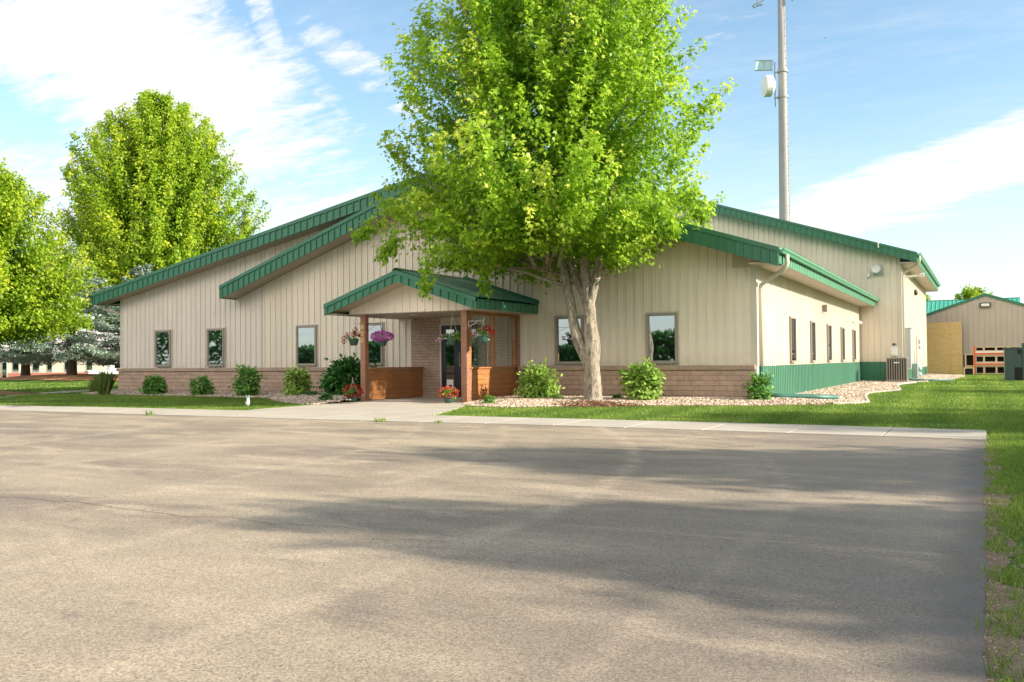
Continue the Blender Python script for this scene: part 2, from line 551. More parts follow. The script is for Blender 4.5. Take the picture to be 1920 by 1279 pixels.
def mat_ground(name, stops, s1=1.2, s2=40, bs=0.4, bd=0.03, rough=0.95):
    m, t = new_mat(name)
    co = t.n('ShaderNodeTexCoord').outputs['Object']
    n1 = t.noise(co, s1, 5, 0.6)
    n2 = t.noise(co, s2, 5, 0.7)
    c = t.mix(t.ramp(n1, 0.32, 0.68), stops[0], stops[1])
    c = t.mix(t.ramp(n2, 0.40, 0.75, 0, 0.8), c, stops[2])
    c = t.mix(t.ramp(n2, 0.42, 0.22, 0, 0.6), c, tuple(x * 0.45 for x in stops[0]))
    finish(t, principled(t, c, rough, 0, 0.2, bump(t, n2, bs, bd)))
    MATS[name] = m


mat_ground('dirt', [(0.17, 0.115, 0.075), (0.26, 0.185, 0.125), (0.33, 0.25, 0.18)], 2.5, 60)
mat_ground('mulch', [(0.10, 0.050, 0.028), (0.19, 0.10, 0.055), (0.32, 0.19, 0.11)], 3, 45, 0.8, 0.05)
mat_ground('mulch_orange', [(0.25, 0.12, 0.055), (0.38, 0.20, 0.09), (0.5, 0.30, 0.15)], 1, 14, 0.8, 0.06)
mat_ground('bed_base', [(0.26, 0.18, 0.125), (0.36, 0.26, 0.18), (0.46, 0.37, 0.29)], 1.5, 30, 0.9, 0.04)
mat_ground('concrete', [(0.36, 0.315, 0.255), (0.43, 0.385, 0.32), (0.47, 0.43, 0.37)], 0.9, 55, 0.12, 0.004)
mat_ground('curb_concrete', [(0.36, 0.29, 0.25), (0.44, 0.36, 0.31), (0.5, 0.43, 0.38)], 2, 60, 0.2, 0.005)


def mat_lawn():
    m, t = new_mat('lawn')
    co = t.n('ShaderNodeTexCoord').outputs['Object']
    n1 = t.noise(co, 0.6, 4, 0.6)
    n2 = t.noise(t.mapping(co, scale=(1, 1, 1)), 30, 5, 0.75)
    c = t.mix(t.ramp(n1, 0.3, 0.7), (0.055, 0.125, 0.014), (0.095, 0.185, 0.022))
    # mowing stripes laid along the side of the building
    sep = t.n('ShaderNodeSeparateXYZ')
    t.l(co, sep.inputs[0])
    st = t.math('SINE', t.math('ADD', t.math('MULTIPLY', sep.outputs[0], 5.2), t.math('MULTIPLY', sep.outputs[1], 0.15)))
    c = t.mix(t.ramp(st, -0.6, 0.6, 0, 0.35), c, (0.14, 0.24, 0.035))
    c = t.mix(t.ramp(n2, 0.5, 0.8, 0, 0.7), c, (0.20, 0.27, 0.05))
    c = t.mix(t.ramp(n2, 0.45, 0.2, 0, 0.7), c, (0.02, 0.05, 0.008))
    finish(t, principled(t, c, 0.85, 0, 0.2, bump(t, n2, 0.9, 0.05)))
    MATS['lawn'] = m


mat_lawn()


def mat_attr_stone():
    m, t = new_mat('pebble')
    at = t.n('ShaderNodeAttribute', attribute_name='tint').outputs['Fac']
    c = t.mix(t.ramp(at, 0.0, 0.5), (0.25, 0.165, 0.115), (0.43, 0.335, 0.25))
    c = t.mix(t.ramp(at, 0.5, 1.0), c, (0.62, 0.55, 0.45))
    finish(t, principled(t, c, 0.8, 0, 0.3))
    MATS['pebble'] = m
    m, t = new_mat('bark_chip')
    at = t.n('ShaderNodeAttribute', attribute_name='tint').outputs['Fac']
    c = t.mix(at, (0.07, 0.035, 0.02), (0.36, 0.21, 0.125))
    finish(t, principled(t, c, 0.9, 0, 0.2))
    MATS['bark_chip'] = m


mat_attr_stone()


# ------------------------------------------------------------------ mesh helpers
class MB:
    def __init__(self):
        self.v = []
        self.f = []

    def box(self, x0, x1, y0, y1, z0, z1):
        i = len(self.v)
        self.v += [(x0, y0, z0), (x1, y0, z0), (x1, y1, z0), (x0, y1, z0), (x0, y0, z1), (x1, y0, z1), (x1, y1, z1), (x0, y1, z1)]
        self.f += [(i, i + 3, i + 2, i + 1), (i + 4, i + 5, i + 6, i + 7), (i, i + 1, i + 5, i + 4), (i + 1, i + 2, i + 6, i + 5), (i + 2, i + 3, i + 7, i + 6), (i + 3, i, i + 4, i + 7)]
        return self

    def hexa(self, p):
        """eight corners: bottom four counter-clockwise, top four"""
        i = len(self.v)
        self.v += [tuple(q) for q in p]
        self.f += [(i, i + 3, i + 2, i + 1), (i + 4, i + 5, i + 6, i + 7), (i, i + 1, i + 5, i + 4), (i + 1, i + 2, i + 6, i + 5), (i + 2, i + 3, i + 7, i + 6), (i + 3, i, i + 4, i + 7)]
        return self

    def poly_prism(self, pts, z0, z1):
        i = len(self.v)
        n = len(pts)
        self.v += [(x, y, z0) for x, y in pts] + [(x, y, z1) for x, y in pts]
        self.f.append(tuple(i + n + k for k in range(n)))
        self.f.append(tuple(i + n - 1 - k for k in range(n)))
        for k in range(n):
            j = (k + 1) % n
            self.f.append((i + k, i + j, i + n + j, i + n + k))
        return self

    def extrude_y(self, pts, y0, y1):
        """outline in x,z pushed from y0 to y1"""
        i = len(self.v)
        n = len(pts)
        self.v += [(x, y0, z) for x, z in pts] + [(x, y1, z) for x, z in pts]
        self.f.append(tuple(i + k for k in range(n)))
        self.f.append(tuple(i + 2 * n - 1 - k for k in range(n)))
        for k in range(n):
            j = (k + 1) % n
            self.f.append((i + j, i + k, i + n + k, i + n + j))
        return self

    def extrude_x(self, pts, x0, x1):
        i = len(self.v)
        n = len(pts)
        self.v += [(x0, y, z) for y, z in pts] + [(x1, y, z) for y, z in pts]
        self.f.append(tuple(i + k for k in range(n)))
        self.f.append(tuple(i + 2 * n - 1 - k for k in range(n)))
        for k in range(n):
            j = (k + 1) % n
            self.f.append((i + j, i + k, i + n + k, i + n + j))
        return self

    def tube(self, pts, rad, sides=8, cap=True, wob=0.0):
        pts = [Vector(p) for p in pts]
        if wob > .11 and hasattr(rad, '__len__') and sides > 11:
            np_, nr_ = [], []
            for k in range(len(pts) - 1):
                m_ = max(1, int((pts[k + 1] - pts[k]).length / .07)) if pts[k].z < 4 else 3
                p0, p3 = pts[max(k - 1, 0)], pts[min(k + 2, len(pts) - 1)]
                for q in range(m_):
                    u_ = q / m_
                    np_.append(0.5 * ((2 * pts[k]) + (pts[k + 1] - p0) * u_ + (2 * p0 - 5 * pts[k] + 4 * pts[k + 1] - p3) * u_ ** 2 + (3 * pts[k] - p0 - 3 * pts[k + 1] + p3) * u_ ** 3))
                    nr_.append(rad[k] * (1 - u_) + rad[k + 1] * u_)
            pts, rad = np_ + [pts[-1]], nr_ + [rad[-1]]
        if not hasattr(rad, '__len__'):
            rad = [rad] * len(pts)
        rings = []
        ref = Vector((0.31, 0.87, 0.2)).normalized()
        for k, p in enumerate(pts):
            d = (pts[min(k + 1, len(pts) - 1)] - pts[max(k - 1, 0)]).normalized()
            a = d.cross(ref)
            if a.length < 1e-3:
                a = d.cross(Vector((1, 0, 0)))
            a.normalize()
            b = d.cross(a)
            ring = []
            for s in range(sides):
                th = 2 * math.pi * s / sides
                rr = rad[k] * (1 + (wob * noise.noise(Vector((math.cos(th) * 2, math.sin(th) * 2, p.z * 1.7))) + (.35 * wob * noise.noise(Vector((math.cos(th) * 5, math.sin(th) * 5, p.z * 5)))) if wob else 0))
                q = p + a * (rr * math.cos(th)) + b * (rr * math.sin(th))
                ring.append(len(self.v))
                self.v.append(tuple(q))
            rings.append(ring)
        for k in range(len(rings) - 1):
            for s in range(sides):
                s2 = (s + 1) % sides
                self.f.append((rings[k][s], rings[k][s2], rings[k + 1][s2], rings[k + 1][s]))
        if cap:
            self.f.append(tuple(rings[0][::-1]))
            self.f.append(tuple(rings[-1]))
        return self

    def lathe(self, cx, cy, prof, sides=20):
        """profile of (radius, z)"""
        i0 = len(self.v)
        for r, z in prof:
            for s in range(sides):
                th = 2 * math.pi * s / sides
                self.v.append((cx + r * math.cos(th), cy + r * math.sin(th), z))
        for k in range(len(prof) - 1):
            for s in range(sides):
                s2 = (s + 1) % sides
                a = i0 + k * sides
                self.f.append((a + s, a + s2, a + sides + s2, a + sides + s))
        self.f.append(tuple(i0 + s for s in range(sides))[::-1])
        self.f.append(tuple(i0 + (len(prof) - 1) * sides + s for s in range(sides)))
        return self

    def ellipsoid(self, c, r, seg=12, ring=8, jit=0.0):
        i0 = len(self.v)
        for a in range(ring + 1):
            ph = math.pi * a / ring
            for s in range(seg):
                th = 2 * math.pi * s / seg
                n = Vector((math.sin(ph) * math.cos(th), math.sin(ph) * math.sin(th), math.cos(ph)))
                k = 1 + (jit * noise.noise(n * 2 + Vector(c)) if jit else 0)
                self.v.append((c[0] + r[0] * n.x * k, c[1] + r[1] * n.y * k, c[2] + r[2] * n.z * k))
        for a in range(ring):
            for s in range(seg):
                s2 = (s + 1) % seg
                self.f.append((i0 + a * seg + s, i0 + (a + 1) * seg + s, i0 + (a + 1) * seg + s2, i0 + a * seg + s2))
        return self

    def sheet(self, O, a, b, n, L, zb, zt, sp=0.23, dep=0.02, w1=0.027, w2=0.017, minor=True, off=0.0):
        """ribbed metal sheet: a runs across the ribs, b along them, n outward; zb and zt give where each rib line starts and ends"""
        O, a, b, n = Vector(O), Vector(a), Vector(b), Vector(n)
        fb = zb if callable(zb) else (lambda s: zb)
        ft = zt if callable(zt) else (lambda s: zt)
        prof = [(0.0, 0.0)]
        s = off
        while s < L:
            for q, dd in ((-w1, 0), (-w2, dep), (w2, dep), (w1, 0)):
                if 0 < s + q < L:
                    prof.append((s + q, dd))
            if minor:
                for g in (sp / 3, 2 * sp / 3):
                    for q, dd in ((-0.010, 0), (-0.004, dep * 0.16), (0.004, dep * 0.16), (0.010, 0)):
                        if 0 < s + g + q < L:
                            prof.append((s + g + q, dd))
            s += sp
        prof.append((L, 0.0))
        i0 = len(self.v)
        for s, dd in prof:
            base = O + a * s + n * dd
            self.v.append(tuple(base + b * fb(s)))
            self.v.append(tuple(base + b * ft(s)))
        flip = a.cross(b).dot(n) < 0
        for k in range(len(prof) - 1):
            q = (i0 + 2 * k, i0 + 2 * k + 2, i0 + 2 * k + 3, i0 + 2 * k + 1)
            self.f.append(q[::-1] if flip else q)
        return self

    def build(self, name, mat, parent=None, smooth=False, bevel=0.0):
        me = bpy.data.meshes.new(name)
        me.from_pydata(self.v, [], self.f)
        me.materials.append(MATS[mat])
        if smooth:
            me.polygons.foreach_set('use_smooth', [True] * len(me.polygons))
        o = bpy.data.objects.new(name, me)
        COL.objects.link(o)
        if parent is not None:
            o.parent = parent
        if bevel:
            md = o.modifiers.new('edge', 'BEVEL')
            md.width = bevel
            md.segments = 2
            md.limit_method = 'ANGLE'
        me.update()
        return o


def tag(o, label, cat, group=None, kind=None):
    if kind:
        o['kind'] = kind
    else:
        o['label'] = label
        o['category'] = cat
    if group:
        o['group'] = group
    return o


def stuff(o, label, cat):
    o['kind'] = 'stuff'
    o['label'] = label
    o['category'] = cat
    return o


def structure(o):
    o['kind'] = 'structure'
    return o


def thing(name, label, cat, loc=(0, 0, 0), group=None):
    o = bpy.data.objects.new(name, None)
    o.empty_display_size = 0.2
    COL.objects.link(o)
    o.location = loc
    return tag(o, label, cat, group)


MAPLE = np.array([(0, 0, 0), (.30, .02, .02), (.24, .22, 0), (.52, .50, -.06), (.20, .46, .01), (0, 1.0, -.12), (-.20, .46, .01), (-.52, .50, -.06), (-.24, .22, 0), (-.30, .02, .02)])
PETAL = np.array([(0, 0, 0), (.34, .12, .05), (.5, .5, .08), (.3, .9, .02), (-.3, .9, .02), (-.5, .5, .08), (-.34, .12, .05)])
OVAL = np.array([(0, 0, 0), (.26, .28, .05), (.28, .60, .03), (0, 1.0, -.08), (-.28, .60, .03), (-.26, .28, .05)])
QUAD = np.array([(0, 0, 0), (.36, .45, .06), (0, 1.0, -.05), (-.36, .45, .06)])
BLADE = np.array([(-.5, 0, 0), (.5, 0, 0), (.1, 1, .0)])


def unit(a):
    return a / np.maximum(np.linalg.norm(a, axis=1, keepdims=True), 1e-9)


def scatter(name, P, T, N, S, tpl, tint, mat, parent=None, width=None):
    """one mesh of many small leaves: P positions, T stem-to-tip, N face normal, S length"""
    T = unit(T)
    B = unit(np.cross(N, T))
    N = np.cross(T, B)
    k = len(tpl)
    n = len(P)
    S = S.reshape(-1, 1)
    W = S if width is None else width.reshape(-1, 1)
    V = (P[:, None, :] + (W * tpl[None, :, 0])[:, :, None] * B[:, None, :] + (S * tpl[None, :, 1])[:, :, None] * T[:, None, :] + (S * tpl[None, :, 2])[:, :, None] * N[:, None, :])
    V = V.reshape(-1, 3).astype(np.float32)
    me = bpy.data.meshes.new(name)
    me.vertices.add(n * k)
    me.vertices.foreach_set('co', V.ravel())
    me.loops.add(n * k)
    me.loops.foreach_set('vertex_index', np.arange(n * k, dtype=np.int32))
    me.polygons.add(n)
    me.polygons.foreach_set('loop_start', np.arange(0, n * k, k, dtype=np.int32))
    at = me.attributes.new('tint', 'FLOAT', 'POINT')
    at.data.foreach_set('value', np.repeat(np.clip(tint, 0, 1), k).astype(np.float32))
    me.materials.append(MATS[mat])
    me.update(calc_edges=True)
    o = bpy.data.objects.new(name, me)
    COL.objects.link(o)
    if parent is not None:
        o.parent = parent
    return o


def grid_mesh(name, xs, ys, zf, mat):
    xs = np.asarray(xs, float)
    ys = np.asarray(ys, float)
    v = [(x, y, zf(x, y)) for y in ys for x in xs]
    nx = len(xs)
    f = [(j * nx + i, j * nx + i + 1, (j + 1) * nx + i + 1, (j + 1) * nx + i) for j in range(len(ys) - 1) for i in range(nx - 1)]
    b = MB()
    b.v, b.f = v, f
    return b.build(name, mat, smooth=True)


# ------------------------------------------------------------------ ground
def ground_z(x, y):
    z = -0.012
    d = math.hypot(x, y)
    if x < -30:
        z -= 0.95 * min(1.0, max(0.0, (d - 66) / 34.0))
    # mulch mound under the spruces
    e = ((x + 51) / 12.0) ** 2 + ((y - 36.5) / 5.0) ** 2
    if e < 1:
        z += 0.42 * (1 - e) ** 1.2
    return z


gx = np.concatenate([[-900, -400, -250, -160, -130], np.arange(-110, -20, 2.0), np.arange(-20, 20, 4), [25, 40, 80, 200, 500, 900]])
gy = np.concatenate([[-900, -300, -120, -60, -30, -10], np.arange(0, 80, 2.0), [90, 110, 150, 250, 500, 900]])
structure(grid_mesh('ground', gx, gy, ground_z, 'lawn'))

# parking lot with an uneven right edge
edge = [(-0.02 + 0.05 * noise.noise(Vector((0, y * 1.3, 3))) + 0.02 * noise.noise(Vector((1, y * 7, 3))), y) for y in np.arange(0.5, 12.6, 0.12)]
lot = [(-140, -30), (0.0, -30)] + edge + [(0.0, 12.5), (-2.3, 12.58), (-4.7, 12.64), (-6.6, 12.68), (-9.2, 12.42), (-12.3, 12.35), (-20, 12.19), (-40, 11.9), (-140, 11)]
b = MB()
b.v = [(x, y, 0.0) for x, y in lot]
b.f = [tuple(range(len(lot)))]
structure(b.build('parking_lot', 'asphalt'))

# concrete walk along the lot in cast sections
b = MB()
near = lambda x: np.interp(x, [-140, -40, -20, -12.3, -9.2, -6.6, -4.7, -2.3, 0], [11, 11.9, 12.19, 12.35, 12.42, 12.68, 12.64, 12.58, 12.5])
far = lambda x: np.interp(x, [-140, -40, -22.4, -17.7, -14.2, -9, -5.2, -2.5, 0], [12.4, 13.2, 13.63, 13.96, 14.07, 14.1, 14.15, 14.15, 14.0])
x = 0.0
while x > -60:
    x1 = x - 1.22
    g = 0.009
    b.hexa([(x1 + g, near(x1), -.08), (x - g, near(x), -.08), (x - g, far(x), -.08), (x1 + g, far(x1), -.08),
            (x1 + g, near(x1), .016), (x - g, near(x), .016), (x - g, far(x), .018), (x1 + g, far(x1), .018)])
    x = x1
structure(b.build('pavement', 'concrete', bevel=0.004))
# entrance apron
ap = [(-14.3, 14.12), (-14.45, 14.75), (-14.5, 16.6), (-14.45, 17.5), (-14.4, 18.5), (-14.8, 18.5), (-14.8, 21.5), (-11.35, 21.5), (-11.35, 18.65), (-10.95, 17.9), (-10.45, 16.9), (-9.95, 15.6), (-9.45, 14.14), (-11, 14.115), (-13, 14.10)]
b = MB()
b.poly_prism(ap[::-1] if False else ap, -0.06, 0.012)
structure(b.build('path', 'concrete'))
# thin walk across the far lawn
b = MB()
b.poly_prism([(-50, 2.5 + 11), (-33.5, 15.2), (-27.5, 16.6), (-29.2, 18.6), (-30.9, 22.4), (-32.2, 27), (-33.2, 27), (-32.1, 22.2), (-30.3, 18.9), (-28.6, 17.4), (-34, 16.1), (-50, 14.6)], -0.05, 0.004)
structure(b.build('footpath', 'curb_concrete'))

# the long crack in the lot
b = MB()
ck = [(-9.5, 4.15), (-8.2, 4.2), (-6.93, 4.21), (-6.67, 4.27), (-6.33, 4.26), (-6.09, 4.32), (-5.59, 4.26), (-5.18, 4.26), (-4.82, 4.22), (-4.55, 4.35), (-4.1, 4.28), (-3.7, 4.4), (-3.4, 4.38)]
pts = []
for k in range(len(ck) - 1):
    for q in np.linspace(0, 1, 9, endpoint=False):
        px = ck[k][0] * (1 - q) + ck[k + 1][0] * q
        py = ck[k][1] * (1 - q) + ck[k + 1][1] * q + 0.025 * noise.noise(Vector((px * 9, 0, 0)))
        pts.append((px, py))
for k, (px, py) in enumerate(pts):
    wd = 0.002 + 0.004 * abs(noise.noise(Vector((px * 14, 5, 0)))) * (1 - k / len(pts) * 0.8)
    b.v += [(px, py - wd, .003), (px, py + wd, .003)]
b.f = [(2 * k, 2 * k + 2, 2 * k + 3, 2 * k + 1) for k in range(len(pts) - 1)]
structure(b.build('asphalt_crack', 'dark_inside'))

# worn dirt verge between the lot and the grass
b = MB()
L_, R_ = [], []
for y in np.arange(0.5, 12.5, 0.1):
    L_.append((-0.06, y))
    R_.append((max(0.0, 0.05 + 0.22 * noise.noise(Vector((4, y * 0.8, 0))) + 0.07 * noise.noise(Vector((4, y * 5, 0))) + (0.16 if y < 4.6 else 0) + (0.10 if 6.6 < y < 8.2 else 0)), y))
for p, q in zip(L_, R_):
    b.v += [(p[0], p[1], -0.006), (q[0], q[1], -0.006)]
b.f = [(2 * k, 2 * k + 1, 2 * k + 3, 2 * k + 2) for k in range(len(L_) - 1)]
structure(b.build('dirt_verge', 'dirt'))
VERGE = R_

# rock beds
bed_r = [(-11.3, 18.3), (-10.9, 17.75), (-10.3, 17.35), (-9.6, 17.25), (-8.44, 18.0), (-7.12, 18.75), (-5.78, 19.35), (-4.6, 19.7), (-3.75, 20.4), (-3.1, 21.0), (-2.60, 21.54), (-2.50, 22.2), (-2.85, 24.9), (-3.05, 27.5), (-2.6, 29.7), (-2.5, 31), (-3.0, 36.2), (-2.9, 38.5), (-2.5, 40.5), (-1.9, 43.5), (-1.3, 47), (-1.0, 52), (-1.2, 57), (-3.2, 60), (-3.3, 41.2), (-4.95, 41.2), (-4.95, 21.4), (-11.3, 21.4)]
bed_l = [(-14.85, 21.4), (-28.3, 21.4), (-28.6, 20.3), (-27.16, 19.87), (-23.06, 19.85), (-19.8, 19.58), (-18.6, 19.3), (-17.6, 18.4), (-16.4, 17.5), (-15.3, 16.95), (-14.52, 16.7), (-14.50, 17.5), (-14.45, 18.45), (-14.85, 18.5)]


def bed(name, poly):
    b = MB()
    b.poly_prism(poly, -0.1, 0.008)
    return structure(b.build(name, 'bed_base'))


bed('gravel_bed', bed_r[::-1])
bed('gravel_bed', bed_l)


def inside(px, py, poly):
    poly = np.asarray(poly)
    c = np.zeros(len(px), bool)
    j = len(poly) - 1
    for i in range(len(poly)):
        xi, yi = poly[i]
        xj, yj = poly[j]
        m_ = ((yi > py) != (yj > py)) & (px < (xj - xi) * (py - yi) / (yj - yi + 1e-12) + xi)
        c ^= m_
        j = i
    return c


def pnoise(x, y, s, seed=0.0):
    return np.array([noise.noise(Vector((a * s, c_ * s, seed))) for a, c_ in zip(x, y)])


def pebbles(name, P, S, tint, mat, flat=0.6):
    base = np.array([(1, 0, 0), (0, 1, 0), (-1, 0, 0), (0, -1, 0), (0, 0, 1), (0, 0, -1), (.7, .7, .5), (-.7, .7, .45)])
    faces = np.array([(0, 6, 4), (6, 1, 4), (1, 7, 4), (7, 2, 4), (2, 3, 4), (3, 0, 4), (0, 3, 5), (3, 2, 5), (2, 1, 5), (1, 0, 5), (0, 1, 6), (1, 2, 7)])
    n = len(P)
    a = rng.uniform(0, 6.28, n)
    J = rng.uniform(0.7, 1.3, (n, 8, 1)) * base[None] * S[:, None, None]
    J[:, :, 2] *= flat
    ca, sa = np.cos(a)[:, None], np.sin(a)[:, None]
    X = J[:, :, 0] * ca - J[:, :, 1] * sa + P[:, None, 0]
    Y = J[:, :, 0] * sa + J[:, :, 1] * ca + P[:, None, 1]
    Z = J[:, :, 2] + P[:, None, 2]
    V = np.stack([X, Y, Z], -1).reshape(-1, 3)
    F = (faces[None] + (np.arange(n) * 8)[:, None, None]).reshape(-1, 3)
    me = bpy.data.meshes.new(name)
    me.vertices.add(len(V))
    me.vertices.foreach_set('co', V.astype(np.float32).ravel())
    me.loops.add(len(F) * 3)
    me.loops.foreach_set('vertex_index', F.astype(np.int32).ravel())
    me.polygons.add(len(F))
    me.polygons.foreach_set('loop_start', np.arange(0, len(F) * 3, 3, dtype=np.int32))
    at = me.attributes.new('tint', 'FLOAT', 'POINT')
    at.data.foreach_set('value', np.repeat(tint, 8).astype(np.float32))
    me.materials.append(MATS[mat])
    me.update(calc_edges=True)
    o = bpy.data.objects.new(name, me)
    COL.objects.link(o)
    return o


def bed_height(x, y):
    fr = np.interp(x, [-28.6, -27.16, -23.06, -19.8, -18.6, -17.6, -16.4, -15.3, -14.5, -14.4, -11.31, -11.3, -10.9, -10.3, -9.6, -8.44, -7.12, -5.78, -4.6, -3.75, -3.1, -2.5],
                   [20.3, 19.87, 19.85, 19.58, 19.3, 18.4, 17.5, 16.95, 16.7, 17.5, 18.3, 18.3, 17.75, 17.35, 17.25, 18.0, 18.75, 19.35, 19.7, 20.4, 21.0, 21.5])
    return 0.010 + 0.10 * np.clip((y - fr) / 1.6, 0, 1) * np.clip((22.5 - y) / 1.0, 0, 1)


def fill_bed(poly, n, x0, x1, y0, y1, name, label, smin=.016, smax=.042):
    x = rng.uniform(x0, x1, n)
    y = rng.uniform(y0, y1, n)
    k = inside(x, y, poly)
    x, y = x[k], y[k]
    z = bed_height(x, y) * 0.9 + 0.004
    P = np.stack([x, y, z], 1)
    S = rng.uniform(smin, smax, len(x))
    return stuff(pebbles(name, P, S, rng.uniform(0, 1, len(x)), 'pebble'), label, 'gravel')


# the beds rise towards the walls: a sloping sheet under the stones
for poly, (xa, xb, ya, yb) in ((bed_r, (-11.3, -2.4, 17.2, 21.42)), (bed_l, (-28.6, -14.4, 16.7, 21.42))):
    xs = np.linspace(xa, xb, 60)
    ys = np.linspace(ya, yb, 24)
    b = MB()
    X, Y = np.meshgrid(xs, ys)
    ins = inside(X.ravel(), Y.ravel(), poly).reshape(X.shape)
    Z = bed_height(X, Y) * 0.9 + 0.0
    nx = len(xs)
    b.v = [(X[j, i], Y[j, i], Z[j, i]) for j in range(len(ys)) for i in range(nx)]
    b.f = [(j * nx + i, j * nx + i + 1, (j + 1) * nx + i + 1, (j + 1) * nx + i) for j in range(len(ys) - 1) for i in range(nx - 1) if ins[j, i] and ins[j, i + 1] and ins[j + 1, i] and ins[j + 1, i + 1]]
    structure(b.build('gravel_bed', 'bed_base'))
fill_bed(bed_r, 26000, -11.3, -2.4, 17.2, 23.5, 'river_stones', 'pale pink and tan river stones in the bed below the right of the front wall')
fill_bed(bed_r, 22000, -5.0, -1.0, 23.5, 60, 'river_stones', 'tan stones in the bed along the side wall and rear corner', .025, .055)
fill_bed(bed_l, 26000, -28.6, -14.4, 16.7, 21.4, 'river_stones', 'tan stones in the bed left of the entrance porch', .018, .045)

# poured curb edging round the right bed
b = MB()
cp = bed_r[9:20]
dense = []
for k in range(len(cp) - 1):
    p0 = cp[max(k - 1, 0)]
    p1, p2 = cp[k], cp[k + 1]
    p3 = cp[min(k + 2, len(cp) - 1)]
    for q in np.linspace(0, 1, 8, endpoint=False):
        dense.append(tuple(0.5 * ((2 * p1[i]) + (-p0[i] + p2[i]) * q + (2 * p0[i] - 5 * p1[i] + 4 * p2[i] - p3[i]) * q * q + (-p0[i] + 3 * p1[i] - 3 * p2[i] + p3[i]) * q ** 3) for i in (0, 1)))
for k in range(len(dense)):
    p = Vector((*dense[k], 0))
    d = Vector((*dense[min(k + 1, len(dense) - 1)], 0)) - Vector((*dense[max(k - 1, 0)], 0))
    nrm = Vector((d.y, -d.x, 0)).normalized()
    for off, z in ((-0.03, 0.0), (-0.02, 0.03), (0.02, 0.045), (0.06, 0.035), (0.09, -0.012)):
        q = p + nrm * off
        b.v.append((q.x, q.y, z))
for k in range(len(dense) - 1):
    for j in range(4):
        b.f.append((5 * k + j, 5 * k + 5 + j, 5 * k + 6 + j, 5 * k + 1 + j))
tag(b.build('curb_edging', 'curb_concrete', smooth=True), 'poured pinkish concrete edging curving round the stone bed beside the side wall', 'edging')

# ------------------------------------------------------------------ office building
D = 21.5          # front wall
XR = -4.88        # right wall of the office wing
XL = -27.95       # left end of the front wall
YM = 41.3         # front wall of the taller hall behind
XM = -3.17        # right wall of the hall
RX = -13.12       # ridge of the front gable
YRAKE = 20.9
B = thing('office_building', 'wide tan metal office building with green roof edges, brown stone base and a gabled entrance', 'building', (0, 0, 0))


def z_left(x):      # low pitched left roof, top surface
    return 3.62 + 0.194 * (x + 28.79)


def z_wing(x):      # front gable, top surface
    return 6.61 - abs(x - RX) / 3.0


def z_hall(x):
    return 5.5 + (-2.48 - x) / 3.0


# front wall siding. left part under the low roof, right part under the gable
TH = 0.40
cap_z = 0.895
SEAM = -20.97
MB().sheet((XL, D, 0), (1, 0, 0), (0, 0, 1), (0, -1, 0), SEAM - XL, cap_z, lambda s: z_left(XL + s) - 0.36, 0.235, 0.030, off=0.09).build('wall', 'siding_grey', B)
b = MB()
b.sheet((SEAM, D - 0.012, 0), (1, 0, 0), (0, 0, 1), (0, -1, 0), -15.02 - SEAM, cap_z, lambda s: z_left(SEAM + s) - .36, 0.235, 0.030, off=0.1)
b.sheet((-15.02, D - 0.012, 0), (1, 0, 0), (0, 0, 1), (0, -1, 0), 3.66, 2.3, lambda s: z_wing(-15.02 + s) - 0.36 if -15.02 + s > RX else z_left(-15.02 + s) - .30, 0.235, 0.030, off=0.05)
b.sheet((-11.36, D - 0.012, 0), (1, 0, 0), (0, 0, 1), (0, -1, 0), XR + 11.36, cap_z, lambda s: z_wing(-11.36 + s) - 0.36, 0.235, 0.030, off=0.12)
b.build('wall', 'siding', B)
# side wall of the wing: tan above, green below
MB().sheet((XR, D, 0), (0, 1, 0), (0, 0, 1), (1, 0, 0), YM - D, 0.863, 3.30, 0.235, 0.030, off=0.1).build('wall', 'siding', B)
o = MB().sheet((XR, D, 0), (0, 1, 0), (0, 0, 1), (1, 0, 0), YM - D, -0.05, 0.855, 0.235, 0.034, off=0.1).build('wall_base', 'green_base_lit', B)
o['label'] = 'green ribbed metal base of the sunlit side wall'
# left end wall
MB().sheet((XL, YM, 0), (0, -1, 0), (0, 0, 1), (-1, 0, 0), YM - D, 0.0, 3.35, 0.235, 0.030).build('wall', 'siding_grey', B)
# hall behind: front, side, back
MB().sheet((-46, YM, 0), (1, 0, 0), (0, 0, 1), (0, -1, 0), XM + 46, 0.87, lambda s: min(z_hall(-46 + s), z_hall(-24) - 0.45 * max(0, -24 - (-46 + s))) - 0.38, 0.235, 0.030, off=0.11).build('wall', 'siding', B)
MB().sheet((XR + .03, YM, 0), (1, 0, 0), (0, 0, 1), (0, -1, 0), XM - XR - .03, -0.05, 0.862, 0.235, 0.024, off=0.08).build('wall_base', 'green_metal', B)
MB().sheet((XM, YM, 0), (0, 1, 0), (0, 0, 1), (1, 0, 0), 17.9, 0.50, 5.1, 0.235, 0.030, off=0.11).build('wall', 'siding', B)
MB().sheet((XM, YM, 0), (0, 1, 0), (0, 0, 1), (1, 0, 0), 17.9, -0.05, 0.495, 0.235, 0.034, off=0.11).build('wall_base', 'green_base_lit', B)
MB().box(-46, XM - .03, 59.16, 59.2, 0, 5.3).build('wall', 'siding', B)

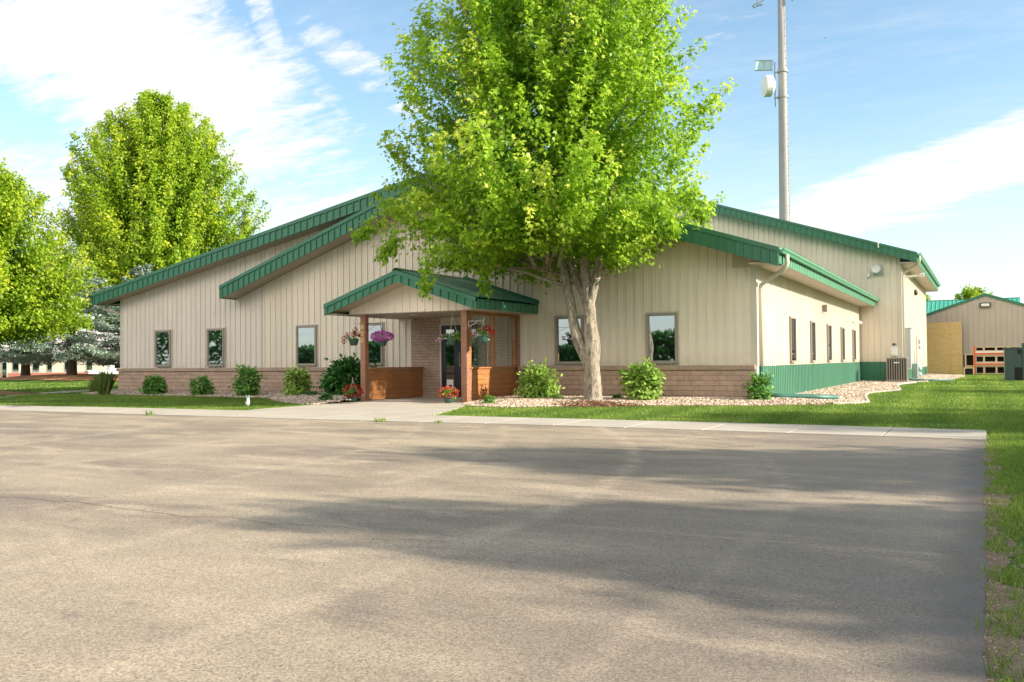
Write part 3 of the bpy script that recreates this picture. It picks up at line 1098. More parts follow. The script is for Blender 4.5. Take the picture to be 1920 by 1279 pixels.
# corner trims
for (x0, x1, y0, y1, z0, z1) in ((XR - 0.11, XR + 0.032, D - 0.045, D + 0.10, 0.87, 3.32), (XL - 0.03, XL + 0.07, D - 0.04, D + 0.08, 0.9, 3.42), (XM - 0.1, XM + 0.032, YM - 0.035, YM + 0.12, 0.5, 5.06), (SEAM - 0.03, SEAM + 0.005, D - 0.03, D - 0.0, 0.9, 4.82)):
    MB().box(x0, x1, y0, y1, z0, z1).build('corner_trim', 'trim_tan', B)
MB().box(XR - .012, XR + 0.034, D - 0.10, D + 0.002, -0.02, 0.865).build('corner_trim', 'white_metal', B)

# stone base with cap, and the stone wall inside the porch
b = MB()
b.box(XL - 0.05, -15.0, D - 0.10, D + 0.02, -0.1, 0.775)
b.box(-11.36, XR - 0.014, D - 0.10, D + 0.02, -0.1, 0.775)
b.build('stone_base', 'stone', B)
b = MB()
b.box(XL - 0.11, -15.0, D - 0.155, D + 0.0, 0.779, 0.895)
b.box(-11.36, XR - 0.014, D - 0.155, D + 0.0, 0.779, 0.895)
b.build('stone_cap', 'stone_cap', B, bevel=0.012)
b = MB()
b.box(-15.0, -13.98, D - 0.02, D + 0.1, -0.02, 2.32)
b.build('porch_stone_wall', 'stone_fine', B)
MB().box(-12.35, -11.37, D - 0.02, D + 0.1, -0.02, 2.32).build('porch_stone_wall', 'stone_fine', B)


def fascia_rake(name, xa, xb, zf, y, depth, mat='green_metal', sp=0.26, off=0.12):
    """front-facing rake board: plain cap strip above, ribbed face below"""
    part = MB()
    L = abs(xb - xa)
    part.sheet((xa, y, 0), (1, 0, 0), (0, 0, 1), (0, -1, 0), L, lambda s: zf(xa + s) - depth, lambda s: zf(xa + s) - 0.085, sp, 0.032, 0.024, 0.015, minor=False, off=off)
    part.hexa([(xa, y - 0.035, zf(xa) - .10), (xb, y - 0.035, zf(xb) - .10), (xb, y + 0.06, zf(xb) - .10), (xa, y + 0.06, zf(xa) - .10),
               (xa, y - 0.035, zf(xa) + .005), (xb, y - 0.035, zf(xb) + .005), (xb, y + 0.06, zf(xb) + .012), (xa, y + 0.06, zf(xa) + .012)])
    part.hexa([(xa, y - 0.012, zf(xa) - depth - .012), (xb, y - 0.012, zf(xb) - depth - .012), (xb, y + 0.02, zf(xb) - depth - .012), (xa, y + 0.02, zf(xa) - depth - .012),
               (xa, y - 0.012, zf(xa) - depth + .016), (xb, y - 0.012, zf(xb) - depth + .016), (xb, y + 0.02, zf(xb) - depth + .016), (xa, y + 0.02, zf(xa) - depth + .016)])
    return part.build(name, mat, B)


def roof_slab(name, xa, za, xb, zb_, y0, y1, mat='green_metal', th=0.05):
    """ribbed roof sheet from (xa,za) to (xb,zb_) between two depths"""
    d = Vector((xb - xa, 0, zb_ - za))
    L = d.length
    d.normalize()
    nrm = Vector((-d.z, 0, d.x))
    if nrm.z < 0:
        nrm = -nrm
    p = MB()
    p.sheet((xa, y0, za), (0, 1, 0), tuple(d), tuple(nrm), y1 - y0, 0, L, 0.235, 0.030, minor=False, off=0.1)
    # underside
    i = len(p.v)
    p.v += [(xa, y0, za - th), (xb, y0, zb_ - th), (xb, y1, zb_ - th), (xa, y1, za - th)]
    p.f += [(i, i + 1, i + 2, i + 3)]
    return p.build(name, mat, B)


# low left roof, gable right slope, hall
zb = 0.04
roof_slab('roof', -28.79, z_left(-28.79) - zb, RX - 0.02, z_left(RX) - zb, YRAKE + .02, 44.0)
roof_slab('roof', RX + 0.02, z_wing(RX) - zb, -4.16, z_wing(-4.16) - zb, YRAKE + .02, YM - .03)
roof_slab('roof', -22.15, z_wing(-22.15) - zb, RX - .05, z_wing(RX) - zb - .02, YRAKE - .10, D - .05)
roof_slab('roof', -24, z_hall(-24) - zb, -2.48, z_hall(-2.48) - zb, YM - .58, 59.8)
roof_slab('roof', -46.5, z_hall(-24) - 0.45 * 22.5 - zb, -24.02, z_hall(-24) - zb - .01, YM - .58, 59.8)
fascia_rake('fascia', -28.79, RX, z_left, YRAKE, 0.40)
fascia_rake('fascia', -22.15, RX - .02, z_wing, YRAKE - .14, 0.43, sp=0.235)
fascia_rake('fascia', RX, -4.16, z_wing, YRAKE - .14, 0.43, sp=0.20)
fascia_rake('fascia', -24, -2.48, z_hall, YM - .6, 0.41)
# end caps of the projecting left rake
b = MB()
b.box(-22.17, -22.12, YRAKE - .14, D - .02, z_wing(-22.15) - .42, z_wing(-22.15) - .005)
b.box(-28.81, -28.76, YRAKE, 41, z_left(-28.79) - .38, z_left(-28.79) - .01)
b.build('fascia', 'green_metal', B)
# soffits
b = MB()


def soffit(xa, xb, zf, y0, y1, dz):
    b = MB()
    b.hexa([(xa, y0, zf(xa) - dz), (xb, y0, zf(xb) - dz), (xb, y1, zf(xb) - dz), (xa, y1, zf(xa) - dz),
            (xa, y0, zf(xa) - dz + .015), (xb, y0, zf(xb) - dz + .015), (xb, y1, zf(xb) - dz + .015), (xa, y1, zf(xa) - dz + .015)])
    b.build('soffit', 'soffit', B)


soffit(-28.75, RX - .6, z_left, YRAKE + .02, D - 0.0, 0.375)
soffit(-22.1, RX, z_wing, YRAKE - .12, D - .01, 0.405)
soffit(RX, -4.26, z_wing, YRAKE - .12, D - .01, 0.405)
soffit(-24, -2.6, z_hall, YM - .58, YM, 0.39)


def boarded_soffit(x0, x1, y0, y1, z):
    s = MB()
    y = y0
    while y < y1 - 0.02:
        y2 = min(y + 0.19, y1)
        s.hexa([(x0, y + .006, z), (x1, y + .006, z), (x1, y2, z), (x0, y2, z), (x0, y + .006, z + .02), (x1, y + .006, z + .02), (x1, y2, z + .02), (x0, y2, z + .02)])
        y = y2
    s.box(x0, x1, y0, y1, z + .021, z + .03)
    s.build('soffit', 'soffit', B)


boarded_soffit(XR + .0, -4.22, YRAKE - .10, YM - .01, 3.285)
MB().box(-28.74, XL - .01, D + .01, YM, 3.262, 3.275).build('soffit', 'soffit', B)
boarded_soffit(XM + .0, -2.52, YM - .56, 59.75, 5.08)
# gable ends of the boxed eaves (tan returns)
b = MB()
b.extrude_y([(XR - .55, 3.285), (-4.22, 3.285), (-4.22, 3.31), (XR - .55, z_wing(XR - .55) - .42)], D - .05, D - .03)
b.build('soffit', 'soffit', B)
# eave fascias with gutters
MB().sheet((-4.20, YRAKE - .13, 0), (0, 1, 0), (0, 0, 1), (1, 0, 0), YM - YRAKE + .10, 3.275, 3.585, 0.235, 0.018, off=0.1).build('fascia', 'green_gutter', B)
MB().sheet((-2.50, YM - .58, 0), (0, 1, 0), (0, 0, 1), (1, 0, 0), 59.78 - YM + .58, 5.07, 5.42, 0.235, 0.018, off=0.1).build('fascia', 'green_gutter', B)


def gutter(x, y0, y1, z):
    prof = [(x, z - .13), (x + .085, z - .13), (x + .10, z - .09), (x + .135, z - .045), (x + .135, z - .012), (x + .145, z), (x + .12, z), (x + .12, z - .03), (x + .02, z - .09), (x + .02, z), (x, z)]
    return MB().extrude_y(prof, y0, y1).build('gutter', 'green_gutter', B)


gutter(-4.175, YRAKE - .14, YM - .02, 3.63)
gutter(-2.478, YM - .60, 59.85, 5.49)


def pipe_box(pts, w, d, name, mat, parent=B):
    return MB().tube(pts, [w] * len(pts), 8).build(name, mat, parent, smooth=True)


ds = pipe_box([(-4.09, 21.28, 3.50), (-4.09, 21.28, 3.30), (-4.12, 21.29, 3.22), (-4.20, 21.32, 3.14), (-4.66, 21.62, 2.93), (-4.78, 21.68, 2.86), (-4.81, 21.70, 2.74), (-4.81, 21.70, 0.86)], 0.055, 0, 'downspout', 'trim_tan')
pipe_box([(-4.80, 21.70, 0.858), (-4.80, 21.70, 0.25), (-4.78, 21.72, 0.16), (-4.66, 21.78, 0.13)], 0.058, 0, 'downspout', 'green_hose', B)
pipe_box([(-2.40, 41.0, 5.36), (-2.40, 41.0, 5.14), (-2.46, 41.02, 5.04), (-3.02, 41.46, 4.72), (-3.10, 41.5, 4.60), (-3.10, 41.5, 0.5)], 0.05, 0, 'downspout', 'trim_tan')
pipe_box([(-28.70, 21.2, 3.25), (-28.65, 21.25, 3.1), (-28.05, 21.6, 2.9), (-28.0, 21.65, 2.8), (-28.0, 21.65, 0.1)], 0.05, 0, 'downspout', 'trim_tan')


def window(x0, x1, z0, z1, y, parent=B, ax='x', label=None):
    """framed fixed window: frame stands proud of the ribs and the pane sits inside it"""
    w = 0.055
    f = MB()
    if ax == 'x':
        yo = y - 0.080
        f.box(x0, x1, yo, y, z1 - w, z1)
        f.box(x0, x1, yo - .018, y, z0, z0 + w)
        f.box(x0, x0 + w, yo, y, z0 + w, z1 - w)
        f.box(x1 - w, x1, yo, y, z0 + w, z1 - w)
        k = 0.02
        f.box(x0 + w, x1 - w, yo + .018, y, z1 - w - k, z1 - w)
        f.box(x0 + w, x1 - w, yo + .018, y, z0 + w, z0 + w + k)
        f.box(x0 + w, x0 + w + k, yo + .018, y, z0 + w + k, z1 - w - k)
        f.box(x1 - w - k, x1 - w, yo + .018, y, z0 + w + k, z1 - w - k)
        fr = f.build('window', 'window_frame', parent)
        g = MB().box(x0 + w + k - .002, x1 - w - k + .002, yo + .030, yo + .036, z0 + w + k - .002, z1 - w - k + .002).build('pane', 'window_glass', fr)
        MB().box(x0 - .035, x1 + .035, y - .036, y - .004, z1 + .002, z1 + .035).build('trim', 'trim_tan', fr)
        MB().box(x1 + .002, x1 + .035, y - .036, y - .004, z0, z1).build('trim', 'trim_tan', fr)
        MB().box(x0 - .035, x0 - .002, y - .036, y - .004, z0, z1).build('trim', 'trim_tan', fr)
    else:
        xo = y + 0.080
        f.box(y, xo, x0, x1, z1 - w, z1)
        f.box(y, xo + .018, x0, x1, z0, z0 + w)
        f.box(y, xo, x0, x0 + w, z0 + w, z1 - w)
        f.box(y, xo, x1 - w, x1, z0 + w, z1 - w)
        fr = f.build('window', 'window_frame', parent)
        MB().box(xo - .036, xo - .030, x0 + w - .002, x1 - w + .002, z0 + w - .002, z1 - w + .002).build('pane', 'window_glass', fr)
    return fr


for (x0, x1) in ((-26.07, -25.28), (-23.47, -22.67), (-19.46, -18.63), (-16.86, -16.03), (-10.26, -9.42), (-7.65, -6.83)):
    window(x0, x1, 0.945, 2.235, D - .012)
for (y0, y1) in ((25.4, 26.2), (28.72, 29.5), (32.03, 32.85), (35.33, 36.15), (38.7, 39.5)):
    window(y0, y1, 0.93, 2.235, XR, ax='y')

# ------------------------------------------------------------------ porch (part of the building)
PX0, PX1 = -15.47, -10.77
PZ = lambda x: 3.375 - abs(x - RX) * 0.335
YP = 18.12
pw = 0.155
posts = []
for (x0, x1) in ((-14.76, -14.60), (-11.59, -11.42)):
    p_ = MB().box(x0, x1, 18.74, 18.90, 0.012, 2.325).build('porch_post', 'post_wood', B, bevel=0.006)
    posts.append(p_)
# numbers on the left post


def number(ch, x, z, y, h, parent):
    cu = bpy.data.curves.new('number', 'FONT')
    cu.body = ch
    cu.size = h
    cu.extrude = 0.006
    cu.align_x = 'CENTER'
    tmp = bpy.data.objects.new('number', cu)
    me = bpy.data.meshes.new_from_object(tmp)
    bpy.data.objects.remove(tmp)
    o = bpy.data.objects.new('number', me)
    COL.objects.link(o)
    o.rotation_euler = (R(90), 0, 0)
    o.location = (x, y, z)
    me.materials.clear()
    me.materials.append(MATS['gold_number'])
    o.parent = parent
    return o


for ch, z in (('8', 1.93), ('0', 1.755), ('0', 1.58)):
    number(ch, -14.68, z, 18.730, 0.17, posts[0])

# gable, fascias, roof, ceiling
MB().sheet((PX0 + .35, 18.72, 0), (1, 0, 0), (0, 0, 1), (0, -1, 0), PX1 - PX0 - .7, 2.335, lambda s: PZ(PX0 + .35 + s) - .16, 0.235, 0.02, off=.1).build('porch_gable', 'siding', B)
fascia_rake('porch_fascia', PX0, RX, PZ, YP, 0.285, sp=0.235, off=.1)
fascia_rake('porch_fascia', RX, PX1, PZ, YP, 0.285, sp=0.235, off=.14)
MB().sheet((PX1, YP, 0), (0, 1, 0), (0, 0, 1), (1, 0, 0), D - YP - .06, 2.315, 2.56, 0.235, 0.016, minor=False, off=.1).build('porch_fascia', 'green_metal', B)
MB().box(PX0 - .0, PX0 + .02, YP, D - .06, 2.315, 2.56).build('porch_fascia', 'green_metal', B)
for (xa, xb) in ((RX, PX1 + .02), (PX0 - .02, RX)):
    za, zc = PZ(xa) + .012, PZ(xb) + .012
    roof_slab('porch_roof', xa, za, xb, zc, YP + .005, D - .05)
MB().extrude_y([(RX - .12, PZ(RX - .12) + .03), (RX, PZ(RX) + .055), (RX + .12, PZ(RX + .12) + .03), (RX + .12, PZ(RX + .12) + .037), (RX, PZ(RX) + .063), (RX - .12, PZ(RX - .12) + .037)], YP - .04, D - .05).build('roof_ridge_cap', 'green_metal', B)
# flashing where the porch roof meets the wall
b = MB()
for sgn, (xa, xb) in ((1, (RX, PX1 + .03)), (-1, (PX0 - .03, RX))):
    b.hexa([(xa, D - .12, PZ(xa) + .02), (xb, D - .12, PZ(xb) + .02), (xb, D - .04, PZ(xb) + .02), (xa, D - .04, PZ(xa) + .02),
            (xa, D - .12, PZ(xa) + .035), (xb, D - .12, PZ(xb) + .035), (xb, D - .04, PZ(xb) + .12), (xa, D - .04, PZ(xa) + .12)])
b.build('roof_flashing', 'green_metal', B)
b = MB()
b.box(PX0 + .02, PX1 - .02, 18.74, D - .02, 2.322, 2.333)
for (xa, xb) in ((PX0 + .01, RX), (RX, PX1 - .01)):
    b.hexa([(xa, YP + .02, PZ(xa) - .275), (xb, YP + .02, PZ(xb) - .275), (xb, 18.73, PZ(xb) - .275), (xa, 18.73, PZ(xa) - .275),
            (xa, YP + .02, PZ(xa) - .262), (xb, YP + .02, PZ(xb) - .262), (xb, 18.73, PZ(xb) - .262), (xa, 18.73, PZ(xa) - .262)])
b.box(PX0 + .02, PX0 + .40, YP + .03, 18.735, 2.322, 2.333)
b.box(PX1 - .40, PX1 - .02, YP + .03, 18.735, 2.322, 2.333)
b.build('porch_ceiling', 'soffit', B)
for x in (-13.55, -11.9):
    MB().lathe(x, 19.5, [(0.02, 2.321), (0.10, 2.318), (0.11, 2.306), (0.09, 2.300), (0.085, 2.304), (0.0, 2.304)], 20).build('ceiling_light', 'lamp_lens', B, smooth=True)


def half_wall(x0, x1, sgn):
    y0, y1 = 18.90, D - .03
    w_ = MB()
    for k in range(6):
        z0 = 0.03 + k * 0.136
        w_.box(x0 + .012, x1 - .012, y0 + .08, y1, z0, z0 + 0.131)
    hw = w_.build('half_wall', 'cedar', B, bevel=0.003)
    b_ = MB()
    b_.box(x0 - .03, x1 + .03, y0 + .002, y1, 0.852, 0.895)
    b_.build('sill', 'cedar', hw, bevel=0.004)
    b_ = MB()
    b_.box(x0, x1, y0 + .002, y0 + .088, 0.012, 0.850)
    b_.build('stile', 'post_wood', hw)
    return hw


half_wall(-14.75, -14.60, 1)
hw = half_wall(-11.58, -11.42, 1)
b = MB()
for (ya, yb) in ((18.905, 19.02), (20.13, 20.22), (21.35, 21.46)):
    b.box(-11.56, -11.44, ya, yb, 0.897, 2.25)
b.box(-11.56, -11.44, 18.905, 21.46, 2.252, 2.318)
sc = b.build('wind_screen', 'cedar', B, bevel=0.003)
for (ya, yb) in ((19.022, 20.128), (20.222, 21.348)):
    MB().box(-11.503, -11.497, ya, yb, 0.899, 2.250).build('screen_pane', 'clear_panel', sc)

# entrance door with side light
dr = MB()
dr.box(-13.98, -13.93, D - .07, D + .06, 0.012, 2.14)
dr.box(-12.40, -12.35, D - .07, D + .06, 0.012, 2.14)
dr.box(-13.93, -12.40, D - .07, D + .06, 2.09, 2.14)
dr.box(-13.98, -12.35, D - .02, D + .1, 2.142, 2.32)
dr.build('door_surround', 'trim_tan', B)
b = MB()
for x0, x1 in ((-13.925, -13.40), (-13.36, -12.45)):
    b.box(x0, x0 + .11, D - .03, D + .03, 0.03, 2.08)
    b.box(x1 - .11, x1, D - .03, D + .03, 0.03, 2.08)
    b.box(x0 + .11, x1 - .11, D - .03, D + .03, 1.97, 2.08)
    b.box(x0 + .11, x1 - .11, D - .03, D + .03, 0.03, 0.22)
    b.box(x0 + .11, x1 - .11, D - .03, D + .03, 0.66, 0.73)
b.box(-13.40, -13.36, D - .03, D + .03, 0.03, 2.08)
dd = b.build('door', 'black_metal', B)
b = MB()
for x0, x1 in ((-13.925, -13.40), (-13.36, -12.45)):
    b.box(x0 + .108, x1 - .108, D - .004, D + .004, 0.215, 0.665)
    b.box(x0 + .108, x1 - .108, D - .004, D + .004, 0.725, 1.975)
b.build('door_glass', 'door_glass', dd)
b = MB()
b.tube([(-13.30, D - .03, 0.95), (-13.30, D - .08, 0.95), (-13.30, D - .08, 1.30), (-13.30, D - .03, 1.30)], 0.014, 8)
b.box(-13.3, -12.5, D - .075, D - .055, 0.90, 0.93)
b.build('handle', 'galvanised', dd)
MB().box(-13.98, -12.35, D - .012, D + .3, -.01, 0.03).build('threshold', 'galvanised', dd)
MB().box(-13.95, -12.35, D + .10, D + .12, 0, 2.3).build('door_lobby', 'dark_inside', dd)
# notice with a round mark behind the lower glass
nb_ = MB().box(-13.78, -13.56, D - .012, D - .006, 0.24, 0.52).build('notice', 'white_metal', dd)
MB().box(-13.71, -13.60, D - .016, D - .0125, 0.27, 0.37).build('notice', 'black_metal', dd)

# small fittings on the walls
b = MB()
b.box(-4.28, -3.86, YM - .035, YM - .022, 4.62, 5.10)
o = b.build('vent_plate', 'grey_metal', B)
b = MB()
for k, (y, r) in enumerate(((YM - .03, .15), (YM - .20, .15), (YM - .20, .19), (YM - .30, .19), (YM - .33, .12), (YM - .33, .0))):
    pass
prof = [(.15, -.03), (.15, -.18), (.19, -.19), (.19, -.29), (.13, -.33), (.12, -.31), (.06, -.32), (.0, -.32)]
i0 = 0
bb = MB()
for r, dy in prof:
    for s in range(24):
        th = 2 * math.pi * s / 24
        bb.v.append((-4.13 + r * math.cos(th), YM + dy, 4.90 + r * math.sin(th)))
for k in range(len(prof) - 1):
    for s in range(24):
        bb.f.append((k * 24 + s, k * 24 + (s + 1) % 24, (k + 1) * 24 + (s + 1) % 24, (k + 1) * 24 + s))
bb.build('vent_hood', 'white_metal', B, smooth=True)
MB().box(-4.50, -4.40, YM - .12, YM - .02, 4.58, 4.76).tube([(-4.45, YM - .04, 4.76), (-4.45, YM - .04, 4.92)], .008, 6).build('junction_box', 'white_metal', B)
MB().tube([(-3.98, YM - .64, 5.78), (-3.98, YM - .70, 5.80), (-3.98, YM - .74, 5.98)], .02, 8).ellipsoid((-3.98, YM - .74, 6.0), (.05, .05, .07)).build('rake_lamp', 'white_metal', B)
MB().box(-3.60, -3.36, YM - .12, YM - .02, 1.12, 1.52).box(-3.58, -3.38, YM - .135, YM - .118, 1.15, 1.30).build('meter_box', 'white_metal', B)
MB().ellipsoid((-3.47, YM - .09, 1.62), (.07, .06, .045)).build('sensor', 'black_metal', B)
MB().box(XM + .02, XM + .30, 42.0, 42.9, 0.55, 2.32).box(XM + .02, XM + .33, 41.98, 42.92, 2.321, 2.35).build('electrical_cabinet', 'grey_metal', B)
MB().tube([(XM + .02, 42.6, 4.62), (XM + .78, 42.6, 4.68)], .05, 12).tube([(XM + .70, 42.6, 4.67), (XM + .86, 42.6, 4.69)], .10, 14).build('exhaust_pipe', 'white_metal', B)
MB().box(XM + .02, XM + .10, 49.6, 50.7, 0.3, 2.12).build('service_door', 'trim_tan', B)
MB().ellipsoid((XM + .14, 50.3, 1.9), (.10, .10, .16)).ellipsoid((XM + .14, 50.3, 1.6), (.10, .08, .12)).build('wall_fitting', 'grey_metal', B)
MB().ellipsoid((XM + .1, 49.0, 4.35), (.10, .1, .16)).build('wall_lamp', 'black_metal', B)
# wall lamp of the side wall and flood lamps near its far end
MB().box(XR + .02, XR + .05, 31.2, 31.42, 1.90 + .75, 2.10 + .75).extrude_x([(31.20, 2.62), (31.42, 2.62), (31.38, 2.86), (31.24, 2.86)], XR + .05, XR + .17).build('wall_lamp', 'ac_metal', B)
for y in (37.6, 39.8):
    MB().tube([(XR + .02, y, 2.70), (XR + .10, y, 2.68), (XR + .16, y - .05, 2.60)], .02, 8).tube([(XR + .13, y - .03, 2.63), (XR + .25, y - .1, 2.50)], [.04, .075], 12).build('flood_lamp', 'white_metal', B, smooth=True)

# bracket arms for the hanging baskets, screwed to the posts


def hook(x, xe, y, z, parent, mat='white_metal', drop=0.2):
    s = 1 if xe > x else -1
    h_ = MB()
    h_.tube([(x, y, z - drop), (x, y, z)], .007, 6)
    h_.tube([(x, y, z), (xe, y, z + .0), (xe + s * .03, y, z + .03), (xe + s * .02, y, z + .07)], .006, 6)
    h_.tube([(x, y, z - drop), ((x * .4 + xe * .6), y, z - .03)], .005, 6)
    return h_.build('basket_bracket', mat, parent)


hook(-14.77, -15.03, 18.82, 2.09, posts[0], 'grey_metal', .0)
hook(-14.59, -14.10, 18.82, 2.08, posts[0], 'black_metal', .22)
hook(-11.41, -10.98, 18.82, 2.05, posts[1], 'white_metal', .14)

# ------------------------------------------------------------------ planting helpers


def leaf_ball(c, r, n, size, mat, parent, name='foliage', tpl=OVAL, droop=0.35, tint0=0.0, tint1=0.8, shell=0.55, tiplight=0.4, clumps=0, flat=None):
    c = np.asarray(c, float)
    r = np.asarray(r, float)
    if clumps:
        cd = unit(rng.normal(size=(clumps, 3)) + np.array([0, 0, .35]))
        cr = rng.uniform(0.55, 1.0, (clumps, 1))
        centers = cd * cr
        k = rng.integers(0, clumps, n)
        q = centers[k] + rng.normal(size=(n, 3)) * 0.17
        out = unit(q)
        rad = np.linalg.norm(q, axis=1)
        ctint = rng.uniform(-.15, .15, clumps)[k]
    else:
        out = unit(rng.normal(size=(n, 3)))
        rad = rng.uniform(shell, 1.0, n) ** 0.6
        q = out * rad[:, None]
        ctint = 0
    P = c + q * r
    k = P[:, 2] > 0.02 if c[2] - r[2] < 0.1 else np.ones(n, bool)
    T = out + np.array([0, 0, -droop]) + rng.normal(size=(n, 3)) * .45
    N = out * 0.6 + np.array([0, 0, 0.9]) + rng.normal(size=(n, 3)) * .4
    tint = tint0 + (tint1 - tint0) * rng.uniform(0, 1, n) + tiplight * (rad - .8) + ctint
    S = rng.uniform(.65, 1.2, n) * size
    return scatter(name, P[k], T[k], N[k], S[k], tpl, tint[k], mat, parent)


def shrub(x, y, w, h, mat, label, n, size, group='shrubs in the stone beds along the front wall', lean=0):
    w, h, size = w * .78, h * .87, size * .88
    root = thing('shrub', label, 'shrub', (x, y, 0.03), group)
    st = MB()
    ns = 9
    for k in range(ns):
        a = random.uniform(0, 6.28)
        rr = random.uniform(.2, .85) * w / 2
        hh = random.uniform(.6, .98) * h
        st.tube([(0, 0, 0), (rr * .4 * math.cos(a), rr * .4 * math.sin(a), hh * .5), (rr * math.cos(a) + lean, rr * math.sin(a), hh)], [.012, .009, .004], 5)
    st.build('stem', 'bark_dark', root)
    leaf_ball((lean * .5, 0, h * .42), (w / 2 * .86, w / 2 * .80, h * .50), int(n * 1.5), size, mat, root, shell=.35, tiplight=.5)
    leaf_ball((lean * .5, 0, h * .48), (w / 2, w / 2 * .85, h * .52), int(n * .9), size, mat, root, clumps=max(16, n // 24), tiplight=.5)
    return root


# ------------------------------------------------------------------ trees
def crown_leaves(name, parent, center, Rf, z0, z1, nplume, per, size, mat, tpl, up=0.9, spread=.22, seed=1, asym=None, inner=.30, base_z=None, hang=0.0, axis_pts=None, limbs=None, skip=None):
    """foliage carried on rising shoots: plumes run from the leader outwards to the envelope"""
    g = np.random.default_rng(seed)
    Ps, Ts, Ns, Ss, Tn = [], [], [], [], []
    cx, cy = center
    for i in range(nplume):
        az = g.uniform(0, 2 * math.pi)
        zt = z0 + (z1 - z0) * g.beta(1.25, 1.15)
        Rm = Rf(zt, az) * (g.uniform(.88, 1.07) if g.uniform() < .55 else g.uniform(.35, .92))
        d = np.array([math.cos(az), math.sin(az), 0])
        tip = np.array([cx, cy, zt]) + d * Rm
        rise = up * Rm * g.uniform(.55, 1.1)
        hb = max(base_z if base_z is not None else z0 - .5, zt - rise)
        if zt < z0 + .22 * (z1 - z0):
            hb = max(hb, z0 + g.uniform(-.2, .7))
        base = np.array([cx + g.normal() * .15, cy + g.normal() * .15, hb])
        mid = base + (tip - base) * .5 + d * Rm * .10 + np.array([0, 0, -.06 * Rm])
        if limbs is not None and i % limbs[1] == 0:
            r0 = .010 + .009 * Rm
            limbs[0].tube([tuple(base), tuple(base * .25 + mid * .5 + tip * .25), tuple(mid * .3 + tip * .7), tuple(tip)], [r0, r0 * .7, r0 * .4, .006], 5, cap=False)
        n = int(per * (0.6 + .6 * Rm / max(Rf((z0 + z1) / 2, 0), .1)) * g.uniform(.7, 1.2))
        tt = g.beta(1.6, 1.0, n) * (1 - inner) + inner
        P = ((1 - tt) ** 2)[:, None] * base + (2 * tt * (1 - tt))[:, None] * mid + (tt ** 2)[:, None] * tip
        # side twigs
        ntw = 12
        twt = g.uniform(inner, 1.0, ntw)
        tk = g.integers(0, ntw, n)
        tdir = unit(g.normal(size=(ntw, 3)) + d * .5 + np.array([0, 0, .25]))
        Pt = ((1 - twt) ** 2)[:, None] * base + (2 * twt * (1 - twt))[:, None] * mid + (twt ** 2)[:, None] * tip
        tl = g.uniform(.25, 1.0, ntw) * spread * 2.6 * (1.15 - .75 * twt)
        q = g.uniform(0, 1, n)
        use = g.uniform(0, 1, n) < .72
        P = np.where(use[:, None], Pt[tk] + tdir[tk] * (tl[tk] * q)[:, None], P)
        tt = np.where(use, twt[tk], tt)
        P = P + g.normal(size=(n, 3)) * (spread * (0.62 - .34 * tt))[:, None]
        out = unit(P - np.array([cx, cy, zt - 1.5]))
        T = out * .6 + np.array([0, 0, -.55 - hang]) + g.normal(size=(n, 3)) * .55
        N = out * .55 + np.array([0, 0, .75]) + g.normal(size=(n, 3)) * .45
        rel = np.linalg.norm(P[:, :2] - np.array([cx, cy]), axis=1) / max(Rf(zt, az), .3)
        tint = .14 + .40 * g.uniform(0, 1, n) + .58 * (tt - .6) + .22 * (rel - .6) + g.normal() * .14  # fresh tips lighter; inner leaves darkened to paint shade into the crown
        Ps.append(P), Ts.append(T), Ns.append(N), Ss.append(g.uniform(.6, 1.15, n) * size), Tn.append(tint)
    P, T, N, S, Q = (np.concatenate(a) for a in (Ps, Ts, Ns, Ss, Tn))
    if skip is not None:
        k = ~skip(P)
        P, T, N, S, Q = P[k], T[k], N[k], S[k], Q[k]
    return scatter(name, P, T, N, S, tpl, Q, mat, parent)


# main maple in front of the wall
mx0, my0 = -8.33, 19.5
maple = thing('maple_tree', 'tall maple with a pale trunk in a mulch ring right of the porch', 'tree', (mx0, my0, 0))
tk = MB()


def P3(*a):
    return [(x - mx0, y - my0, z) for x, y, z in a]


tk.tube(P3((-8.31, 19.5, -.05), (-8.31, 19.5, .02), (-8.325, 19.5, .16), (-8.34, 19.5, .5), (-8.355, 19.5, 1.0), (-8.36, 19.5, 1.35), (-8.38, 19.5, 1.7), (-8.40, 19.5, 2.1), (-8.43, 19.5, 2.5)), [.265, .238, .205, .188, .176, .186, .168, .152, .138], 28, wob=.26)
tk.tube(P3((-8.40, 19.48, .85), (-8.52, 19.44, 1.15), (-8.66, 19.42, 1.5), (-8.78, 19.42, 1.9), (-8.87, 19.43, 2.4), (-8.98, 19.45, 2.9), (-9.12, 19.5, 3.5), (-9.35, 19.5, 4.6), (-9.6, 19.5, 6.2), (-9.8, 19.5, 8)), [.10, .135, .135, .125, .118, .11, .10, .085, .06, .03], 14, wob=.12)
tk.tube(P3((-8.41, 19.5, 2.2), (-8.52, 19.52, 2.6), (-8.72, 19.55, 2.95), (-8.90, 19.6, 3.4), (-9.05, 19.75, 4.3), (-9.2, 19.9, 6), (-9.3, 20.0, 9)), [.13, .12, .105, .095, .085, .065, .03], 12, wob=.12)
tk.tube(P3((-8.42, 19.5, 2.3), (-8.46, 19.5, 2.8), (-8.50, 19.45, 3.4), (-8.55, 19.4, 4.6), (-8.8, 19.4, 7), (-9.0, 19.4, 10.5)), [.13, .125, .115, .10, .07, .03], 12, wob=.12)
tk.tube(P3((-8.40, 19.5, 2.35), (-8.30, 19.52, 2.75), (-8.18, 19.55, 3.3), (-8.02, 19.6, 4.2), (-7.7, 19.7, 6.0), (-7.4, 19.8, 8.5)), [.115, .11, .10, .085, .06, .03], 12, wob=.12)
tk.tube(P3((-8.22, 19.52, 3.0), (-8.05, 19.4, 3.25), (-7.9, 19.3, 3.55), (-7.4, 19.1, 4.2)), [.05, .045, .04, .02], 8)
